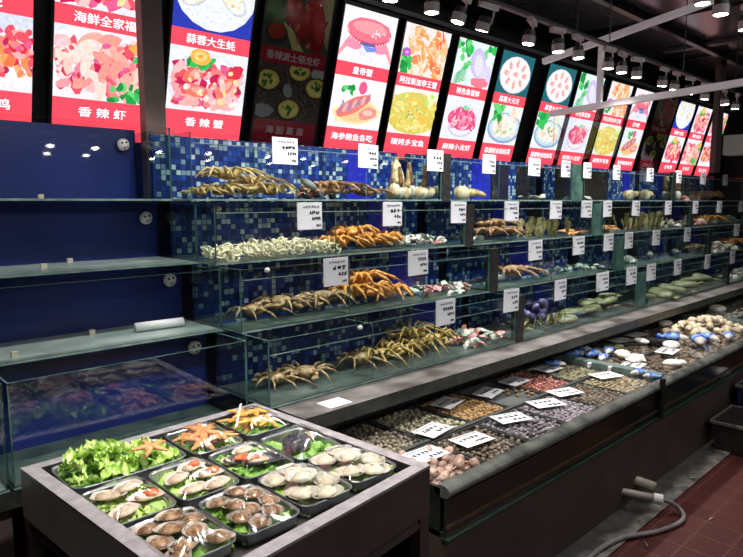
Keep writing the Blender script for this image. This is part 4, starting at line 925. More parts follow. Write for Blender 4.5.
# geoducks
def geoduck(shell=S['geo_shell'], siph=S['geo_siphon']):
    r = empty('geoduck', '', 'geoduck')
    q = MB()
    for sy in (-1, 1): q.ell((0, sy * .006, 0), (.045, .020, .032), 12, 8, fn=lambda d: 1 + .05 * math.cos(14 * (d.x ** 2 + d.z ** 2)))
    q.build('shell', shell, r, smooth=True)
    q = MB(); q.tube([(.03, 0, .002), (.06, 0, .006), (.10, .003, .008), (.14, .006, .004), (.165, .006, 0)], [.022, .021, .018, .015, .009], 10); q.build('siphon', siph, r, smooth=True)
    return r
gd = Proto(geoduck())
gd2 = Proto(geoduck(S['shell_white'], S['geo_dark']))
GX = [2.82, 2.87, 2.93, 2.97, 3.03, 3.08, 3.13, 2.90, 3.0]
for i, x in enumerate(GX):
    g_ = (gd, gd2)[i in (1, 3, 5)]
    g_.put((x, YF[1] + (.09 if i < 7 else .2), FZ(1) + .045 + (.012 if i in (0, 3, 8) else 0)), rot=(rnd(-.2, .2), -PI / 2 + rnd(-.25, .25), rnd(0, 3)) if i not in (4, 6) else (0, .1, 2.0), sc=rnd(.92, 1.2), label=f'geoduck standing in the cluster left of the black post, {ORD[i]} counted from the left' if i < 7 else ('geoduck at the back left of the cluster' if i == 7 else 'geoduck at the back right of the cluster') + ' beside the black post', group='standing geoducks of the top tier')
gd.put((3.50, YF[1] + .10, FZ(1) + .045), rot=(0, .06, -.1), sc=1.5, label='large geoduck lying flat right of the black post, its siphon pointing right'); gd.put((3.36, YF[1] + .2, FZ(1) + .055), rot=(0, .1, .3), sc=1.2, label='geoduck behind the large one right of the black post')
gd.put((6.55, YF[1] + .12, FZ(1) + .05), rot=(0, 0, .1), sc=1.8, label='large geoduck lying left of the far black post'); gd.put((6.35, YF[1] + .2, FZ(1) + .05), rot=(0, 0, -.2), sc=1.6, label='geoduck behind the large one left of the far black post')
for i in range(8):
    (gd, gd2)[i % 2].put((7.15 + .06 * i, YF[1] + rnd(.08, .2), FZ(1) + .06), rot=(rnd(-.2, .2), -PI / 2 + rnd(-.3, .3), rnd(0, 3)), sc=rnd(1.0, 1.3), label=f'geoduck standing right of the far black post, {ORD[i]} from the left', group='standing geoducks of the farthest bay')
# pen shells standing upright
q = MB(); q.grid(lambda u, v: ((u - .5) * .05 * (.25 + .75 * v), .010 * math.sin(PI * u) * (.4 + .6 * v), .11 * v - .01 * math.cos(PI * (u - .5)) * -v), 6, 7); q.grid(lambda u, v: ((u - .5) * .05 * (.25 + .75 * v), -.010 * math.sin(PI * u) * (.4 + .6 * v), .11 * v + .01 * math.cos(PI * (u - .5)) * v), 6, 7)
pen = Proto(tag(q.build('pen_shell', S['penshell'], smooth=True), '', 'pen shell')); random.seed(9)
for i in range(34): pen.put((rnd(4.02, 4.62), YF[2] + rnd(.05, .3), FZ(2) + .004), rot=(rnd(-.35, .35), rnd(-.35, .35), rnd(-1, 1)), sc=rnd(.7, 1.3), label='olive pen shell standing upright in the second tier, left of the green glass joint', group='pen shells left of the green glass joint')
for i in range(40): pen.put((rnd(5.75, 6.6), YF[2] + rnd(.05, .3), FZ(2) + .004), rot=(rnd(-.35, .35), rnd(-.35, .35), rnd(-1, 1)), sc=rnd(.8, 1.5), label='olive pen shell standing upright in the second tier, third bay', group='pen shells of the third bay')
q = MB()
for k in range(5):
    a = 2 * PI * k / 5; d = Vector((math.cos(a), math.sin(a), 0)); q.tube([(0, 0, .008), d * .03 + Vector((0, 0, .009)), d * .065 + Vector((0, 0, .005)), d * .085 + Vector((0, 0, .002))], [.018, .0165, .010, .003], 8, flat=.6)
q.ell((0, 0, .008), (.024, .024, .013), 10, 6)
star = Proto(tag(q.build('starfish', S['star'], smooth=True), '', 'starfish')); star2 = Proto(tag(q.build('starfish', S['star2'], smooth=True), '', 'starfish'))
for i, (k, x) in enumerate(((2, 4.64), (2, 4.72), (2, 4.79), (2, 5.2), (2, 5.3), (2, 5.42))):
    star.put((x, YF[k] + rnd(.08, .2), FZ(k) + .01 + .015 * (i % 2)), rot=(rnd(-.3, .3), rnd(-.3, .3), rnd(0, 3)), sc=1.0 + .2 * (i > 2), label=f"orange starfish in the second tier {'left' if i < 3 else 'right'} of the green glass joint, {ORD[i % 3]} from the left", group='orange starfish in the tanks')
heap(2, 6.65, 6.92, 8, ['shell_white'], 'left of the far black post in the second tier', sc=(1.2, 1.6))
heap(1, 4.3, 4.55, 5, ['shell_white'], 'in the dark top tank of the second bay', h=.02); heap(1, 5.15, 5.35, 5, ['shell_white'], 'right of the glass joint in the top tier', h=.02)
heap(3, 4.45, 4.78, 16, ['shell_green'], 'left of the green glass joint in the third tier', h=.04); heap(3, 5.15, 5.5, 12, ['shell_green'], 'right of the green glass joint in the third tier', h=.04)
# bottom tier of the second bay: purple shells and flatfish
q = MB(); q.ell((0, 0, 0), (.035, .03, .022), 10, 7, fn=lambda d: 1 + .12 * math.sin(7 * d.x) * math.sin(6 * d.y)); pu = Proto(tag(q.build('purple_clam', S['purple'], smooth=True), '', 'clam')); random.seed(13)
for i in range(26): pu.put((rnd(3.36, 3.85), YF[4] + rnd(.12, .33), FZ(4) + .03 + rnd(0, .13)), rot=(rnd(-1, 1), rnd(-1, 1), rnd(0, 3)), sc=rnd(.8, 1.1), label='purple-blue clam in the stack at the left of the second bay, bottom tier', group='purple clams of the bottom tier')
for i in range(22): pen.put((rnd(3.30, 3.75), YF[4] + rnd(.03, .12), FZ(4) + .02), rot=(rnd(-1.3, 1.3), rnd(-1, 1), rnd(-1, 1)), sc=rnd(.5, .8), label='olive shell along the front glass right of the near black post, bottom tier', group='olive shells by the front glass')
q = MB(); q.ell((0, 0, 0), (.12, .075, .014), 16, 6, fn=lambda d: 1 + .03 * math.sin(20 * d.y)); q.tube([(-.11, 0, 0), (-.14, 0, .002), (-.17, 0, .002)], [.012, .022, .032], 6, flat=.15); ff = Proto(tag(q.build('flatfish', S['flatfish'], smooth=True), '', 'flatfish'))
FP = [(3.95, .10, .3, 0), (4.12, .16, 2.8, .02), (4.28, .10, .1, .03), (4.42, .2, .5, .05), (4.55, .12, 2.9, .06), (4.68, .16, .2, .08)]
for i, (x, dy, rz, dz) in enumerate(FP): ff.put((x, YF[4] + dy, FZ(4) + .018 + dz), rot=(rnd(-.2, .2), rnd(-.15, .15), rz), sc=(1, 1, 1.6), label=f'sandy flatfish on the bottom tier floor, {ORD[i]} from the left in the second bay', group='flatfish of the second bay')
for i in range(6): ff.put((5.3 + .27 * i, YF[4] + rnd(.1, .2), FZ(4) + .025 + .012 * i), rot=(rnd(-.2, .2), rnd(-.15, .15), rnd(0, 3)), sc=(1.25, 1.25, 2), label=f'greenish flatfish on the bottom tier floor, {ORD[i]} from the left in the third bay', group='flatfish of the third bay')
heap(4, 7.3, 8.6, 30, ['shell_white'], 'in the bottom tier of the farthest bay', sc=(1.4, 2), h=.05)

# ------------------------------------------------------------------ steel display table
ZTBL = .80
A_, B_, C_, D_ = Vector((.499, 2.049)), Vector((1.358, 2.081)), Vector((1.408, 1.203)), Vector((.57, 1.113))
r = empty('steel_display_table', 'large brushed steel display table in the foreground, full of trays', 'table', (.95, 1.6, 0)); off = tuple(r.location)
cen = (A_ + B_ + C_ + D_) / 4
def inset(p, d, q1, q2):
    # move corner p inward by d along both neighbouring edges
    return p + (q1 - p).normalized() * d + (q2 - p).normalized() * d
QO = [A_, B_, C_, D_]; QI = [inset(A_, .042, B_, D_), inset(B_, .042, A_, C_), inset(C_, .042, B_, D_), inset(D_, .042, C_, A_)]
q = MB()
for i in range(4):
    j = (i + 1) % 4
    q.quad([(*QO[i], ZTBL), (*QI[i], ZTBL), (*QI[j], ZTBL), (*QO[j], ZTBL)], 0)
    q.quad([(*QI[i], ZTBL), (*QI[i], ZTBL - .055), (*QI[j], ZTBL - .055), (*QI[j], ZTBL)], 1)
    q.quad([(*QO[i], ZTBL), (*QO[j], ZTBL), (*QO[j], ZTBL - .008), (*QO[i], ZTBL - .008)], 0)
q.build('rim', [M['steel'], M['steel_in']], r, off)
q = MB()
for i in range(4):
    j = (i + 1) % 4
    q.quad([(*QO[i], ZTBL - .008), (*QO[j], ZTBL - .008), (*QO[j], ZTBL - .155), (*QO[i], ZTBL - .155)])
    if i == 3: q.m[-1] = 1  # left side gets lighter, faintly glowing steel: light on it painted in
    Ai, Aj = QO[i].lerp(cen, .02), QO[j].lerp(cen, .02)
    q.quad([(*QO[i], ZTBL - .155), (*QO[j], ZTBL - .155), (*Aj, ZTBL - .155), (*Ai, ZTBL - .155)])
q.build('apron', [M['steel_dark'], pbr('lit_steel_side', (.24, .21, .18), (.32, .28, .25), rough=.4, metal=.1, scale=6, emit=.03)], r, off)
q = MB(); q.quad([(*p, ZTBL - .047) for p in QI][::-1]); q.build('well_floor', M['steel_in'], r, off)
for i in range(4):
    d = (cen - QO[i]).normalized(); p = QO[i] + d * .03
    MB().box(p.x - .02, p.x + .02, p.y - .02, p.y + .02, 0, ZTBL - .156).build('leg', M['steel_dark'], r, off)
q = MB()
for i in range(4):
    a, c = QO[i].lerp(cen, .045), QO[(i + 1) % 4].lerp(cen, .045)
    q.tube([(*a, ZTBL - .185), (*c, ZTBL - .185)], .016, 8)
q.build('rail', M['steel_dark'], r, off)
q = MB(); q.quad([(*p.lerp(cen, .06), .22) for p in QO][::-1]); q.quad([(*p.lerp(cen, .06), .23) for p in QO][::-1]); q.build('lower_shelf', M['steel_in'], r, off)

ZF = ZTBL - .046
def tray(x, y, w, d, label, film, rz=0, peak=(0, 0), ph=.05):
    r = empty('metal_tray', label, 'tray', (x, y, ZF + .001), (0, 0, rz), 'metal trays on the steel table')
    def rr(u, w_, d_, rad=.028):
        # rounded rectangle perimeter
        t = u * 2 * PI; c, s = math.cos(t), math.sin(t); n = 7.0
        k = (abs(c) ** n + abs(s) ** n) ** (-1 / n)
        return c * k * w_ / 2, s * k * d_ / 2
    prof = [(-.010, .002), (-.006, .034), (0, .038), (0.002, .0355), (-.003, .034), (-.0085, .004)]
    q = MB()
    def fn(u, v):
        i = min(len(prof) - 2, int(v * (len(prof) - 1))); t = v * (len(prof) - 1) - i
        o = prof[i][0] * (1 - t) + prof[i + 1][0] * t; z = prof[i][1] * (1 - t) + prof[i + 1][1] * t
        xx, yy = rr(u, w + 2 * o, d + 2 * o); return (xx, yy, z)
    q.grid(fn, 44, 5); q.quad([(*rr(k / 44, w - .02, d - .02), .003) for k in range(44)]); q.build('tray_body', M['tray_metal'], r, smooth=False)
    if film:
        q = MB(); px, py = peak
        def ff_(u, v):
            xx, yy = rr(u, w * v, d * v)
            h = (1 - v ** 1.5)
            wr = .0022 * math.sin(u * 2 * PI * 7 + 3 * px * 50) * math.sin(PI * v) + .0015 * math.sin(u * 2 * PI * 17) * math.sin(PI * v)
            return (xx + px * (1 - v), yy + py * (1 - v), .0385 + ph * h + wr)
        q.grid(ff_, 40, 10); q.build('plastic_film', M['film'], r, smooth=True)
    return r
def leafbed(x, y, w, d, label, mat, n=90, h=.016, z=ZF + .006):
    q = MB()
    for i in range(n):
        cx, cy = x + rnd(-.46, .46) * w, y + rnd(-.46, .46) * d; s_ = rnd(.014, .026); a = rnd(0, 6.3); T = Euler((rnd(-.7, .7), rnd(-.7, .7), a)).to_matrix(); zc = z + rnd(.004, h)
        def lf(u, v):
            p = Vector(((u - .5) * s_ * 1.8, (v - .5) * s_ * 1.5, .005 * math.sin(u * 13 + i) * math.sin(v * 11) + .006 * math.cos(4 * (u - .5)))); return T @ p + Vector((cx, cy, zc))
        q.grid(lf, 4, 4)
    q.box(x - w * .47, x + w * .47, y - d * .47, y + d * .47, z - .003, z + .002)
    return tag(q.build('lettuce_bed', mat, smooth=True), label, 'lettuce', kind='stuff')
def half_shell(name, cat, rx, ry, shell, meat, mshape=1.0, roe=None, seed=1, dark=None):
    r = empty(name, '', cat); random.seed(seed); ph = [rnd(0, 6) for _ in range(3)]
    edge = lambda t: 1.08 + .06 * math.sin(3 * t + ph[0]) + .05 * math.sin(5 * t + ph[1]) + .02 * math.sin(11 * t + ph[2])
    q = MB()
    q.grid(lambda u, v: (rx * v * edge(2 * PI * u) * math.cos(2 * PI * u), ry * v * edge(2 * PI * u) * math.sin(2 * PI * u), .013 * v ** 2.2 + .0008 * math.sin(v * 30)), 28, 8)
    q.grid(lambda u, v: (rx * 1.02 * v * edge(2 * PI * u) * math.cos(2 * PI * u), ry * 1.02 * v * edge(2 * PI * u) * math.sin(2 * PI * u), .013 * v ** 2.2 - .0035 * (1.3 - v)), 28, 4)
    q.build('shell', shell, r, smooth=True)
    q = MB(); q.ell((0, 0, .007), (rx * .70 * mshape, ry * .66 * mshape, .0115), 18, 8, fn=lambda d: 1 + .10 * math.sin(5 * d.x + ph[0]) + .07 * math.sin(9 * d.y + ph[1])); q.ell((rx * .12, ry * .05, .014), (rx * .34, ry * .34, .007), 12, 6); q.build('meat', meat, r, smooth=True)
    if roe:
        q = MB(); q.ell((rx * .30, 0, .0155), (rx * .50, ry * .56, .009), 14, 6, fn=lambda d: 1 + .1 * math.sin(6 * d.y)); q.build('roe', roe, r, smooth=True)
    return r
P_oy = [Proto(half_shell('oyster', 'oyster', .043, .034, S['oy_shell'], S['oy_meat'], seed=s_)) for s_ in (1, 2)]
P_cl = [Proto(half_shell('opened_clam', 'clam', .034, .027, S['cl_shell'], S['cl_meat'], 1.12, seed=s_)) for s_ in (3, 4)]
P_sc = Proto(half_shell('red_roe_scallop', 'scallop', .048, .032, S['sc_shell'], S['sc_meat'], 1.0, S['roe'], seed=5))
P_pk = Proto(half_shell('pale_scallop', 'scallop', .046, .030, S['sc_shell'], S['sc_meat'], 1.1, seed=6))
P_dk = Proto(half_shell('dark_pen_shell', 'pen shell', .085, .045, S['dk_shell'], S['sc_meat'], .75, S['roe'], seed=8))
random.seed(31)
TL = ZF + .026
CX4 = [.655, .852, 1.05, 1.247]; RY = [1.905, 1.640, 1.378]; TW, TD = .188, .243
# A lettuce tray
tray(.745, RY[0], .36, .225, 'wide metal tray heaped with bare lettuce at the back left corner', False, rz=.0)
leafbed(.745, RY[0], .35, .215, 'shredded lettuce lining the wide open tray', S['lettuce2'], 120)
def leaf(seed, mat=None):
    random.seed(seed); a, b2 = rnd(0, 6), rnd(0, 6); q = MB()
    def f(u, v):
        x = (u - .5) * .13; wv = .105 * (.45 + .55 * math.sin(PI * min(1, u * .85 + .12)))
        y = (v - .5) * wv; e = (abs(v - .5) * 2) ** 2
        return (x, y * (1 - .2 * e), .028 * (1 - 4 * (u - .5) ** 2) + .022 * e + e * (.007 * math.sin(u * 21 + a) + .004 * math.sin(u * 47 + b2 + v * 5)) + .006 * math.sin(u * 11 + v * 9 + b2) + .012 * (e if u > .6 else 0))
    q.grid(f, 44, 14); return Proto(tag(q.build('lettuce_leaf', mat or S['lettuce'], smooth=True), '', 'lettuce leaf'))
leaves = [leaf(s_) for s_ in (1, 2, 3)]
random.seed(17)
for i in range(44):
    x = .595 + .30 * rnd(0, 1); y = 1.825 + .165 * rnd(0, 1); bump_ = math.exp(-((x - .69) / .09) ** 2 - ((y - 1.93) / .07) ** 2)
    leaves[i % 3].put((x, y, ZF + .02 + .045 * bump_ + rnd(0, .012)), rot=(rnd(-.5, .5), rnd(-.4, .4), rnd(0, 6.3)), sc=rnd(.38, .62), label='frilly bright green lettuce leaf heaped in the wide open tray', group='lettuce leaves in the wide open tray')
star2b = star
star.put((.812, 1.835, ZF + .083), rot=(.1, -.05, .3), sc=.72, label='single orange starfish lying on the open lettuce heap')
# B, C starfish trays
tray(1.032, RY[0], TW, TD, 'metal tray of orange-pink starfish under film, middle of the back row', True)
leafbed(1.032, RY[0], TW * .9, TD * .9, 'lettuce under the orange-pink starfish', S['lettuce2'], 70)
for i, (dx, dy, a, s_) in enumerate(((-.035, .05, .2, .75), (.02, .07, 1.0, .7), (.0, .0, .5, .85), (.045, -.02, .1, .8), (-.03, -.05, 1.1, .8), (.03, -.07, .7, .7))):
    star.put((1.032 + dx, RY[0] + dy, TL + .006 + .009 * (i % 3)), rot=(rnd(-.2, .2), rnd(-.2, .2), a), sc=s_, label=f'orange-pink starfish in the middle tray of the back row, {ORD[i]} from the back', group='starfish in the middle back tray')
tray(1.245, 1.925, TW, TD * .98, 'metal tray of golden starfish under film with a white strip, back right corner', True, ph=.055)
leafbed(1.245, 1.925, TW * .9, TD * .9, 'lettuce under the golden starfish', S['lettuce2'], 70)
for i, (dx, dy, a, s_) in enumerate(((-.05, .06, .2, .68), (.0, .075, 1.0, .7), (.03, .03, .5, .78), (-.02, -.01, .1, .85), (.03, -.05, 1.1, .72), (-.035, -.04, .7, .72))):
    star2.put((1.245 + dx, 1.925 + dy, TL + .006 + .011 * (i % 3)), rot=(rnd(-.3, .3), rnd(-.3, .3), a), sc=s_, label=f'golden starfish in the back right corner tray, {ORD[i]} from the back', group='golden starfish in the corner tray')
q = MB(); q.grid(lambda u, v: (1.14 + .075 * u, 1.87 + .085 * u + .012 * (v - .5), ZF + .058 + .048 * u + .004 * math.sin(6 * v)), 8, 3); tag(q.build('paper_strip', M['white']), 'white folded strip on the film of the golden starfish tray', 'strip')
# row 2
tray(CX4[0], RY[1], TW, TD, 'film-wrapped tray of red-roe scallops at the left end of the second row', True, peak=(.01, 0))
leafbed(CX4[0], RY[1], TW * .9, TD * .9, 'lettuce under the shells in the left tray of the second row', S['lettuce'], 90)
for i, (dx, dy, a, rf) in enumerate(((-.03, .06, 2.6, 0), (.03, .075, .3, 0), (.045, -.015, -.2, 1), (-.035, -.06, .5, 0))):
    (P_sc if rf else P_pk).put((CX4[0] + dx, RY[1] + dy, TL + .004), a, .95, label=f"{'red-roe' if rf else 'pale'} scallop in the left tray of the second row, {ORD[i]} from the back")
tray(CX4[1], RY[1], TW, TD, 'film-wrapped tray of red-roe scallops, second from the left in the second row', True, peak=(0, .01))
leafbed(CX4[1], RY[1], TW * .9, TD * .9, 'lettuce under the scallops, second tray of the second row', S['lettuce'], 90)
for i, (dx, dy, a, rf) in enumerate(((.03, .075, .2, 1), (-.04, .03, .6, 0), (.048, .0, -.2, 1), (-.035, -.065, .1, 0), (.03, -.08, .4, 0))):
    (P_sc if rf else P_pk).put((CX4[1] + dx, RY[1] + dy, TL + .004), a, .92, label=f"{'red-roe' if rf else 'pale'} scallop in the second tray of the second row, {ORD[i]} from the back")
tray(CX4[2], RY[1], TW, TD, 'film-wrapped tray of one dark pen shell with red meat, third in the second row', True, peak=(0, 0))
leafbed(CX4[2], RY[1], TW * .9, TD * .9, 'lettuce around the dark pen shell with red meat', S['lettuce2'], 90)
P_dk.put((CX4[2] + .01, RY[1] - .01, TL + .003), 2.5, 1.0, label='dark glossy pen shell with red meat, third tray of the second row')
P_pk.put((CX4[2] + .02, RY[1] + .08, TL + .004), .2, .8, label='pale pink scallop behind the dark pen shell'); P_pk.put((CX4[2] - .06, RY[1] + .04, TL + .004), 1.2, .6, label='small pale scallop left of the dark pen shell')
tray(CX4[3], RY[1], TW, TD, 'film-wrapped tray of one big dark shell, right end of the second row', True, peak=(.02, .02))
leafbed(CX4[3], RY[1], TW * .9, TD * .9, 'lettuce around the big dark shell at the right', S['lettuce2'], 80)
q = MB(); q.ell((0, 0, 0), (.075, .05, .028), 18, 9, fn=lambda d: 1 - .2 * max(0, d.x)); o = q.build('dark_shell', S['dk_shell'], smooth=True); o.location = (CX4[3] - .015, RY[1] + .0, ZF + .045); o.rotation_euler = (0, 0, .8); tag(o, 'big dark closed shell in the right tray of the second row', 'shell')
P_cl[0].put((CX4[3] + .05, RY[1] + .02, TL + .006), .9, .95, label='brown opened clam beside the big dark shell')
# row 3
tray(.672, 1.372, TW + .005, TD, 'film-wrapped tray of large brown clams, left end of the front row', True, peak=(.02, -.02))
leafbed(.672, 1.372, TW * .9, TD * .9, 'lettuce under the brown clams at the left of the front row', S['lettuce2'], 90)
for i, (dx, dy) in enumerate(((-.045, .075), (.02, .09), (.055, .045), (-.01, .03), (-.055, -.005), (.03, -.02), (-.02, -.055), (.055, -.085), (-.05, -.09))):
    P_cl[i % 2].put((.672 + dx, 1.372 + dy, TL + .003 + .006 * (i % 2)), rnd(0, 6), 1.05, label=f'brown opened clam in the left tray of the front row, {ORD[i]} from the back', group='brown clams in the left front tray')
tray(.868, 1.372, TW, TD, 'film-wrapped tray of brown opened clams, second in the front row', True)
leafbed(.868, 1.372, TW * .9, TD * .9, 'lettuce under the clams in the second tray of the front row', S['lettuce2'], 90)
for i, (dx, dy) in enumerate(((-.045, .08), (.02, .09), (-.02, .035), (.05, .045), (.0, -.01), (.055, -.015), (-.045, -.03), (.03, -.065), (-.02, -.085))):
    P_cl[(i + 1) % 2].put((.868 + dx, 1.372 + dy, TL + .003 + .006 * (i % 2)), rnd(0, 6), .98, label=f'brown opened clam in the second tray of the front row, {ORD[i]} from the back', group='brown clams in the second front tray')
OY = ((-.05, .07), (.025, .085), (.0, .015), (.055, -.03), (-.045, -.05), (.01, -.09))
for c, (cx, cy, nm) in enumerate(((1.066, 1.385, 'third'), (1.262, 1.398, 'rightmost'))):
    tray(cx, cy, TW, TD, f'film-wrapped tray of six white oysters, {nm} in the front row', True, peak=(0, .01), ph=.045)
    leafbed(cx, cy, TW * .9, TD * .9, f'lettuce under the oysters in the {nm} front tray', S['lettuce'], 90)
    for i, (dx, dy) in enumerate(OY):
        P_oy[i % 2].put((cx + dx, cy + dy, TL + .004 + (.014 if i == 2 else 0)), rnd(-.6, .8) + (1.3 if i in (1, 3) else 0), 1.12, label=f'white oyster in the {nm} front tray, {ORD[i]} from the back', group=f'oysters in the {nm} front tray')

# ------------------------------------------------------------------ floor items
r = empty('drain_pipe', 'short grey plastic drain pipe joined to a hose at the foot of the brown wall', 'pipe', (3.100, 1.33, .07)); off = tuple(r.location)
MB().tube([(3.100, 1.40, .095), (3.145, 1.31, .088), (3.200, 1.20, .08)], .020, 12).build('pipe_stub', M['pvc'], r, off, smooth=True)
MB().tube([(3.192, 1.216, .081), (3.212, 1.176, .078)], .027, 12).build('coupling', M['white'], r, off)
MB().tube([(3.280, 1.40, .105), (3.300, 1.25, .090)], .028, 12).build('upper_stub', M['pvc'], r, off, smooth=True)
hp = [(3.212, 1.172, .078), (3.245, 1.145, .062), (3.272, 1.115, .034), (3.245, 1.082, .016), (3.150, 1.072, .014), (2.980, 1.12, .014), (2.830, 1.19, .020), (2.680, 1.225, .020), (2.520, 1.225, .020), (2.350, 1.20, .02), (2.100, 1.15, .014)]
sm = []
for i in range(len(hp) - 1):
    p0, p1, p2, p3 = [Vector(hp[max(0, min(len(hp) - 1, i + k))]) for k in (-1, 0, 1, 2)]
    for s_ in range(5):
        t = s_ / 5; sm.append(.5 * ((2 * p1) + (p2 - p0) * t + (2 * p0 - 5 * p1 + 4 * p2 - p3) * t * t + (3 * p1 - p0 - 3 * p2 + p3) * t ** 3))
tag(MB().tube(sm, .0115, 10).build('grey_hose', M['hose'], smooth=True), 'grey hose curling over the red floor tiles from the drain pipe', 'hose')
def bin_(name, label, x0, x1, y0, y1, z0, z1, mat, t=.012):
    r = empty(name, label, 'bin', ((x0 + x1) / 2, (y0 + y1) / 2, z0)); off = tuple(r.location); s_ = .025
    q = MB()
    def ring(z, o): return [(x0 + o, y0 + o, z), (x1 - o, y0 + o, z), (x1 - o, y1 - o, z), (x0 + o, y1 - o, z)]
    L0, L1, L2, L3 = ring(z0, s_), ring(z1, 0), ring(z1, t), ring(z0 + .012, s_ + t)
    for a, b2 in ((L0, L1), (L1, L2), (L2, L3)):
        for i in range(4): j = (i + 1) % 4; q.quad([a[i], a[j], b2[j], b2[i]])
    q.quad(L0[::-1]); q.quad(L3); q.build('bin_body', mat, r, off)
    q = MB()
    for a in ((x0 - .010, x1 + .010, y0 - .010, y0), (x0 - .010, x1 + .010, y1, y1 + .006), (x0 - .010, x0, y0, y1), (x1, x1 + .010, y0, y1)): q.box(a[0], a[1], a[2], a[3], z1 - .015, z1 + .003)
    q.build('bin_lip', pbr('worn_bin_lip', (.09, .085, .085), (.15, .145, .14), rough=.35) if 'worn_bin_lip' not in bpy.data.materials else bpy.data.materials['worn_bin_lip'], r, off)
bin_('plastic_bin', 'low black plastic bin with straw-coloured scraps beside the brown wall', 4.30, 4.72, .80, 1.305, .005, .20, M['binblack'])
q = MB(); random.seed(4)
for i in range(60): q.ell((rnd(4.42, 4.64), rnd(.9, 1.25), .030 + rnd(0, .05)), (.022, .016, .010), 6, 4, T=Euler((rnd(-1, 1), rnd(-1, 1), rnd(0, 3))).to_matrix())
q.box(4.40, 4.66, .87, 1.26, .018, .03)
tag(q.build('scraps', CL['pale']), 'straw-coloured scraps in the low black bin', 'scraps', kind='stuff')
bin_('plastic_crate', 'navy crate with black rim behind the low black bin', 4.79, 5.20, .80, 1.305, .005, .335, M['binblue'])
q = MB(); q.ell((0, 0, 0), (.06, .05, .04), 12, 8, fn=lambda d: 1 + .1 * math.sin(6 * d.x)); o = q.build('white_bundle', M['strainer'], smooth=True); o.location = (5.0, 1.22, .345); tag(o, 'white bundle sticking out of the navy crate', 'bundle')
MB().box(5.0, 5.01, 1.2, 1.21, .02, .03)
random.seed(8)
lit = MB(); lit.grid(lambda u, v: ((u - .5) * .04, (v - .5) * .008, .003 + .002 * math.sin(u * 5)), 4, 2); lp = Proto(tag(lit.build('leaf_scrap', CL['olive']), '', 'scrap'))
for i, (x, y, z) in enumerate(((2.86, 1.11, .003), (3.34, .98, .003), (3.55, 1.24, .014), (3.75, 1.21, .014), (3.05, 1.22, .014))): lp.put((x, y, z), rnd(0, 3), label=['yellowish scrap on the red tiles below the hose', 'yellowish scrap on the red tiles right of the hose bend', 'scrap on the concrete gutter right of the pipe', 'farthest scrap on the concrete gutter', 'scrap on the gutter beside the hose'][i])

# ------------------------------------------------------------------ white ceiling frame with its glass pane
XF = 4.94
r = empty('hanging_glass_frame', 'white metal frame with a tall glass pane hanging over the tanks', 'frame', (XF, 2.3, 2.4)); off = tuple(r.location)
def bar(p, q_, w=.028):
    a, c = Vector(p), Vector(q_); d = (c - a); L_ = d.length; T = Matrix.Translation(a) @ d.to_track_quat('Y', 'Z').to_matrix().to_4x4()
    return MB().box(-w, w, 0, L_, -w, w, T=T)
bar((XF, 2.92, 2.345), (XF, 1.2, 2.425), .023).build('lower_bar', M['white_frame'], r, off)
bar((XF, 3.0, 2.79), (XF, 1.5, 3.03), .023).build('upper_bar', M['white_frame'], r, off)
bar((XF, 2.48, 2.39), (XF, 2.48, 2.87), .019).build('upright', M['white_frame'], r, off)
q = MB(); q.box(XF - .003, XF + .003, 2.09, 2.88, 1.95, 2.33, mats=[1, 1, 0]); q.box(XF - .003, XF + .003, 2.03, 2.12, .765, 1.95, mats=[1, 1, 0]); q.build('glass_pane', [M['glass'], M['edge']], r, off)
for y in (1.6, 2.7): MB().tube([(XF, y, 2.80 + (2.9 - y) * .16), (XF, y, 3.3)], .008, 8).build('hanger', M['lampdark'], r, off)

# ------------------------------------------------------------------ track lights
def rail(y, x0, x1, z, label):
    r = empty('lighting_track', label, 'lighting track', ((x0 + x1) / 2, y, z)); off = tuple(r.location)
    MB().box(x0, x1, y - .016, y + .016, z, z + .022).build('track_rail', M['lampdark'], r, off)
    MB().box(x0, x1, y - .018, y - .016, z + .002, z + .008).build('track_lip', M['beam_grey'], r, off)
    for k in range(int((x1 - x0) / 1.4) + 1): MB().tube([(x0 + .1 + 1.4 * k, y, z + .02), (x0 + .1 + 1.4 * k, y, 3.3)], .005, 6).build('hanger', M['lampdark'], r, off)
def lamp():
    r = empty('track_spotlight', '', 'spotlight')
    MB().box(-.060, .060, -.017, .017, -.030, -.0005).build('adapter', M['lampbody'], r)
    q = MB(); q.tube([(.040, 0, -.030), (.046, 0, -.06), (.046, 0, -.105)], .006, 8); q.build('arm', M['lampbody'], r)
    h = MB(); h.tube([(0, 0, -.150), (0, 0, -.105)], [.040, .040], 20); ho = h.build('lamp_head', M['lampbody'], r)
    q = MB(); q.tube([(0, 0, -.105), (0, 0, -.075), (0, 0, -.070)], [.034, .034, .028], 20); q.build('heat_sink', M['lampdark'], r)
    q = MB(); q.disc((0, 0), .034, -.1508, 20); q.f = [f[::-1] for f in q.f]; q.build('lens', M['lens'], r)
    return r
rail(2.2, .2, 9.2, 2.705, 'long black lighting track above the tank row')
rail(1.19, -.6, 5.4, 2.705, 'nearer black lighting track above the shellfish pool')
lp_ = Proto(lamp())
def spot(x, y, z, energy, size=100, tgt=None, col=(1, .95, .9), r_=.034, blend=.6):
    d = bpy.data.lights.new('spot', 'SPOT'); d.energy = energy; d.spot_size = math.radians(size); d.spot_blend = blend; d.color = col; d.shadow_soft_size = r_
    o = bpy.data.objects.new('spot_lamp', d); COL.objects.link(o); o.location = (x, y, z)
    v = Vector(tgt or (x, y, 0)) - Vector((x, y, z)); o.rotation_euler = v.to_track_quat('-Z', 'Y').to_euler()
LX = [2.257, 2.549, 2.822, 3.041, 3.486, 3.782, 4.041, 4.508, 4.72, 4.982, 5.506, 5.763, 6.086, 6.489, 6.991, 7.394]
TIL = {2: .25, 3: .30, 4: .15}
EN = 30
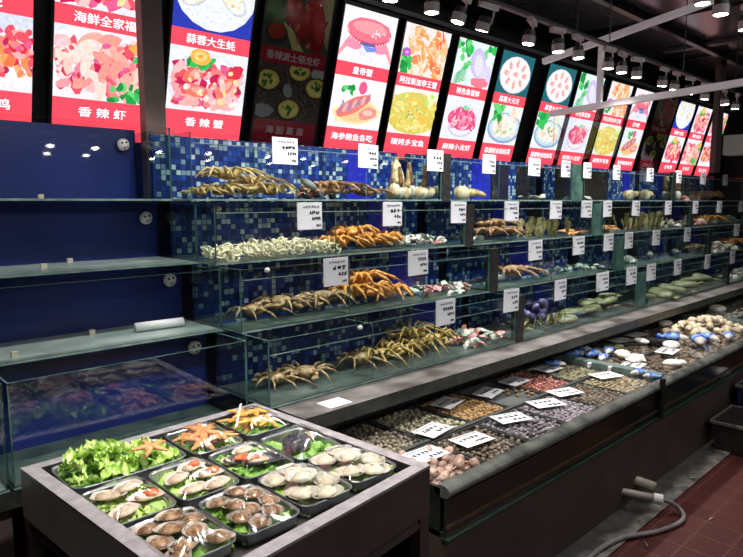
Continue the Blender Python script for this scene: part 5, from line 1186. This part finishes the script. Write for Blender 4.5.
for i, x in enumerate(LX):
    o = lp_.put((x, 2.2, 2.705), rz=rnd(-.5, .5), label=f'grey track spotlight, {ORD[i]} from the left on the track above the tanks', group='spotlights above the tanks')
    o.rotation_euler = (TIL.get(i, rnd(-.08, .12)), TIL.get(i, 0) * .5, rnd(-.4, .4))
    spot(x, 2.2, 2.53, EN, 105, (x, 2.5, 1.2))
for x in (.5, .95):  # unseen spotlights added to brighten the navy tanks
    lp_.put((x, 2.2, 2.705), label=f"unseen added spotlight over the empty navy tanks, {'left' if x < .6 else 'right'} one", group='spotlights above the tanks'); spot(x, 2.2, 2.53, 16, 110, (x, 2.7, 1.3))
for x in (1.45, 1.85): 
    lp_.put((x, 2.2, 2.705), label=f"grey track spotlight at the near end of the track, {'left' if x < 1.6 else 'right'} one above the picture edge", group='spotlights above the tanks'); spot(x, 2.2, 2.53, EN, 105, (x, 2.5, 1.2))
for i, x in enumerate((3.386, 3.644, 4.058)):
    lp_.put((x, 1.19, 2.705), rz=.3 * i, label=f'big grey spotlight near the top right corner, {ORD[i]} from the left', group='spotlights on the nearer track'); spot(x, 1.19, 2.53, 26, 95, (x, 1.6, .6))
for i, x in enumerate((.45, .95, 1.45, 2.0, 2.6, 4.6, 5.1)):
    lp_.put((x, 1.19, 2.705), label=f'grey spotlight out of view on the nearer track, {ORD[i]} along', group='spotlights on the nearer track')
    spot(x, 1.19, 2.53, (14, 105, 60, 26, 26, 20, 20)[i], (90, 62, 70, 95, 95, 95, 95)[i], [(.5, 1.9, .8), (.9, 1.62, .8), (1.2, 1.55, .8), (2.0, 1.7, .6), (2.6, 1.7, .6), (4.6, 1.7, .6), (5.1, 1.7, .6)][i])
for j, (yy, xs) in enumerate(((-5.4, (2.6, 3.4, 4.1, 5.2, 6.0, 7.3, 8.2, 9.4, 10.6)), (-7.2, (2.9, 3.9, 4.6, 5.9, 7.0, 8.6, 9.9)))):
    rail(yy, 2.2, 11.0, 2.705, f"lighting track across the hall behind the camera, {'nearer' if j == 0 else 'farther'} one")
    for i, x in enumerate(xs): lp_.put((x, yy, 2.705), rot=(.45, 0, .2 * math.sin(i)), sc=1.7, label=f"spotlight mirrored in the glass from the {'nearer' if j == 0 else 'farther'} track behind, {ORD[i]} along", group='spotlights across the hall')
# unseen fill lights added to lift the general light of the hall
def area(x, y, z, sx, sy, e, tgt, col=(1, .97, .95)):
    d = bpy.data.lights.new('area', 'AREA'); d.shape = 'RECTANGLE'; d.size = sx; d.size_y = sy; d.energy = e; d.color = col
    o = bpy.data.objects.new('hall_fill_light', d); COL.objects.link(o); o.location = (x, y, z)
    o.rotation_euler = (Vector(tgt) - Vector((x, y, z))).to_track_quat('-Z', 'Y').to_euler()
area(1.0, -1.6, 3.2, 2.5, .6, 28, (1.2, 2.4, 1.2)); area(5.0, -1.6, 3.2, 3.5, .6, 40, (5.0, 2.4, 1.2))

w = bpy.data.worlds.new('world'); SC.world = w; w.use_nodes = True
bg = w.node_tree.nodes['Background']; bg.inputs[0].default_value = (.55, .6, .75, 1); bg.inputs[1].default_value = .12
SC.view_settings.view_transform = 'Standard'; SC.view_settings.look = 'None'; SC.view_settings.exposure = 0; SC.view_settings.gamma = 1
SC.cycles.transparent_max_bounces = 40; SC.cycles.max_bounces = 8; SC.cycles.glossy_bounces = 3; SC.cycles.diffuse_bounces = 3
SC.cycles.sample_clamp_indirect = 4; SC.cycles.use_light_tree = True
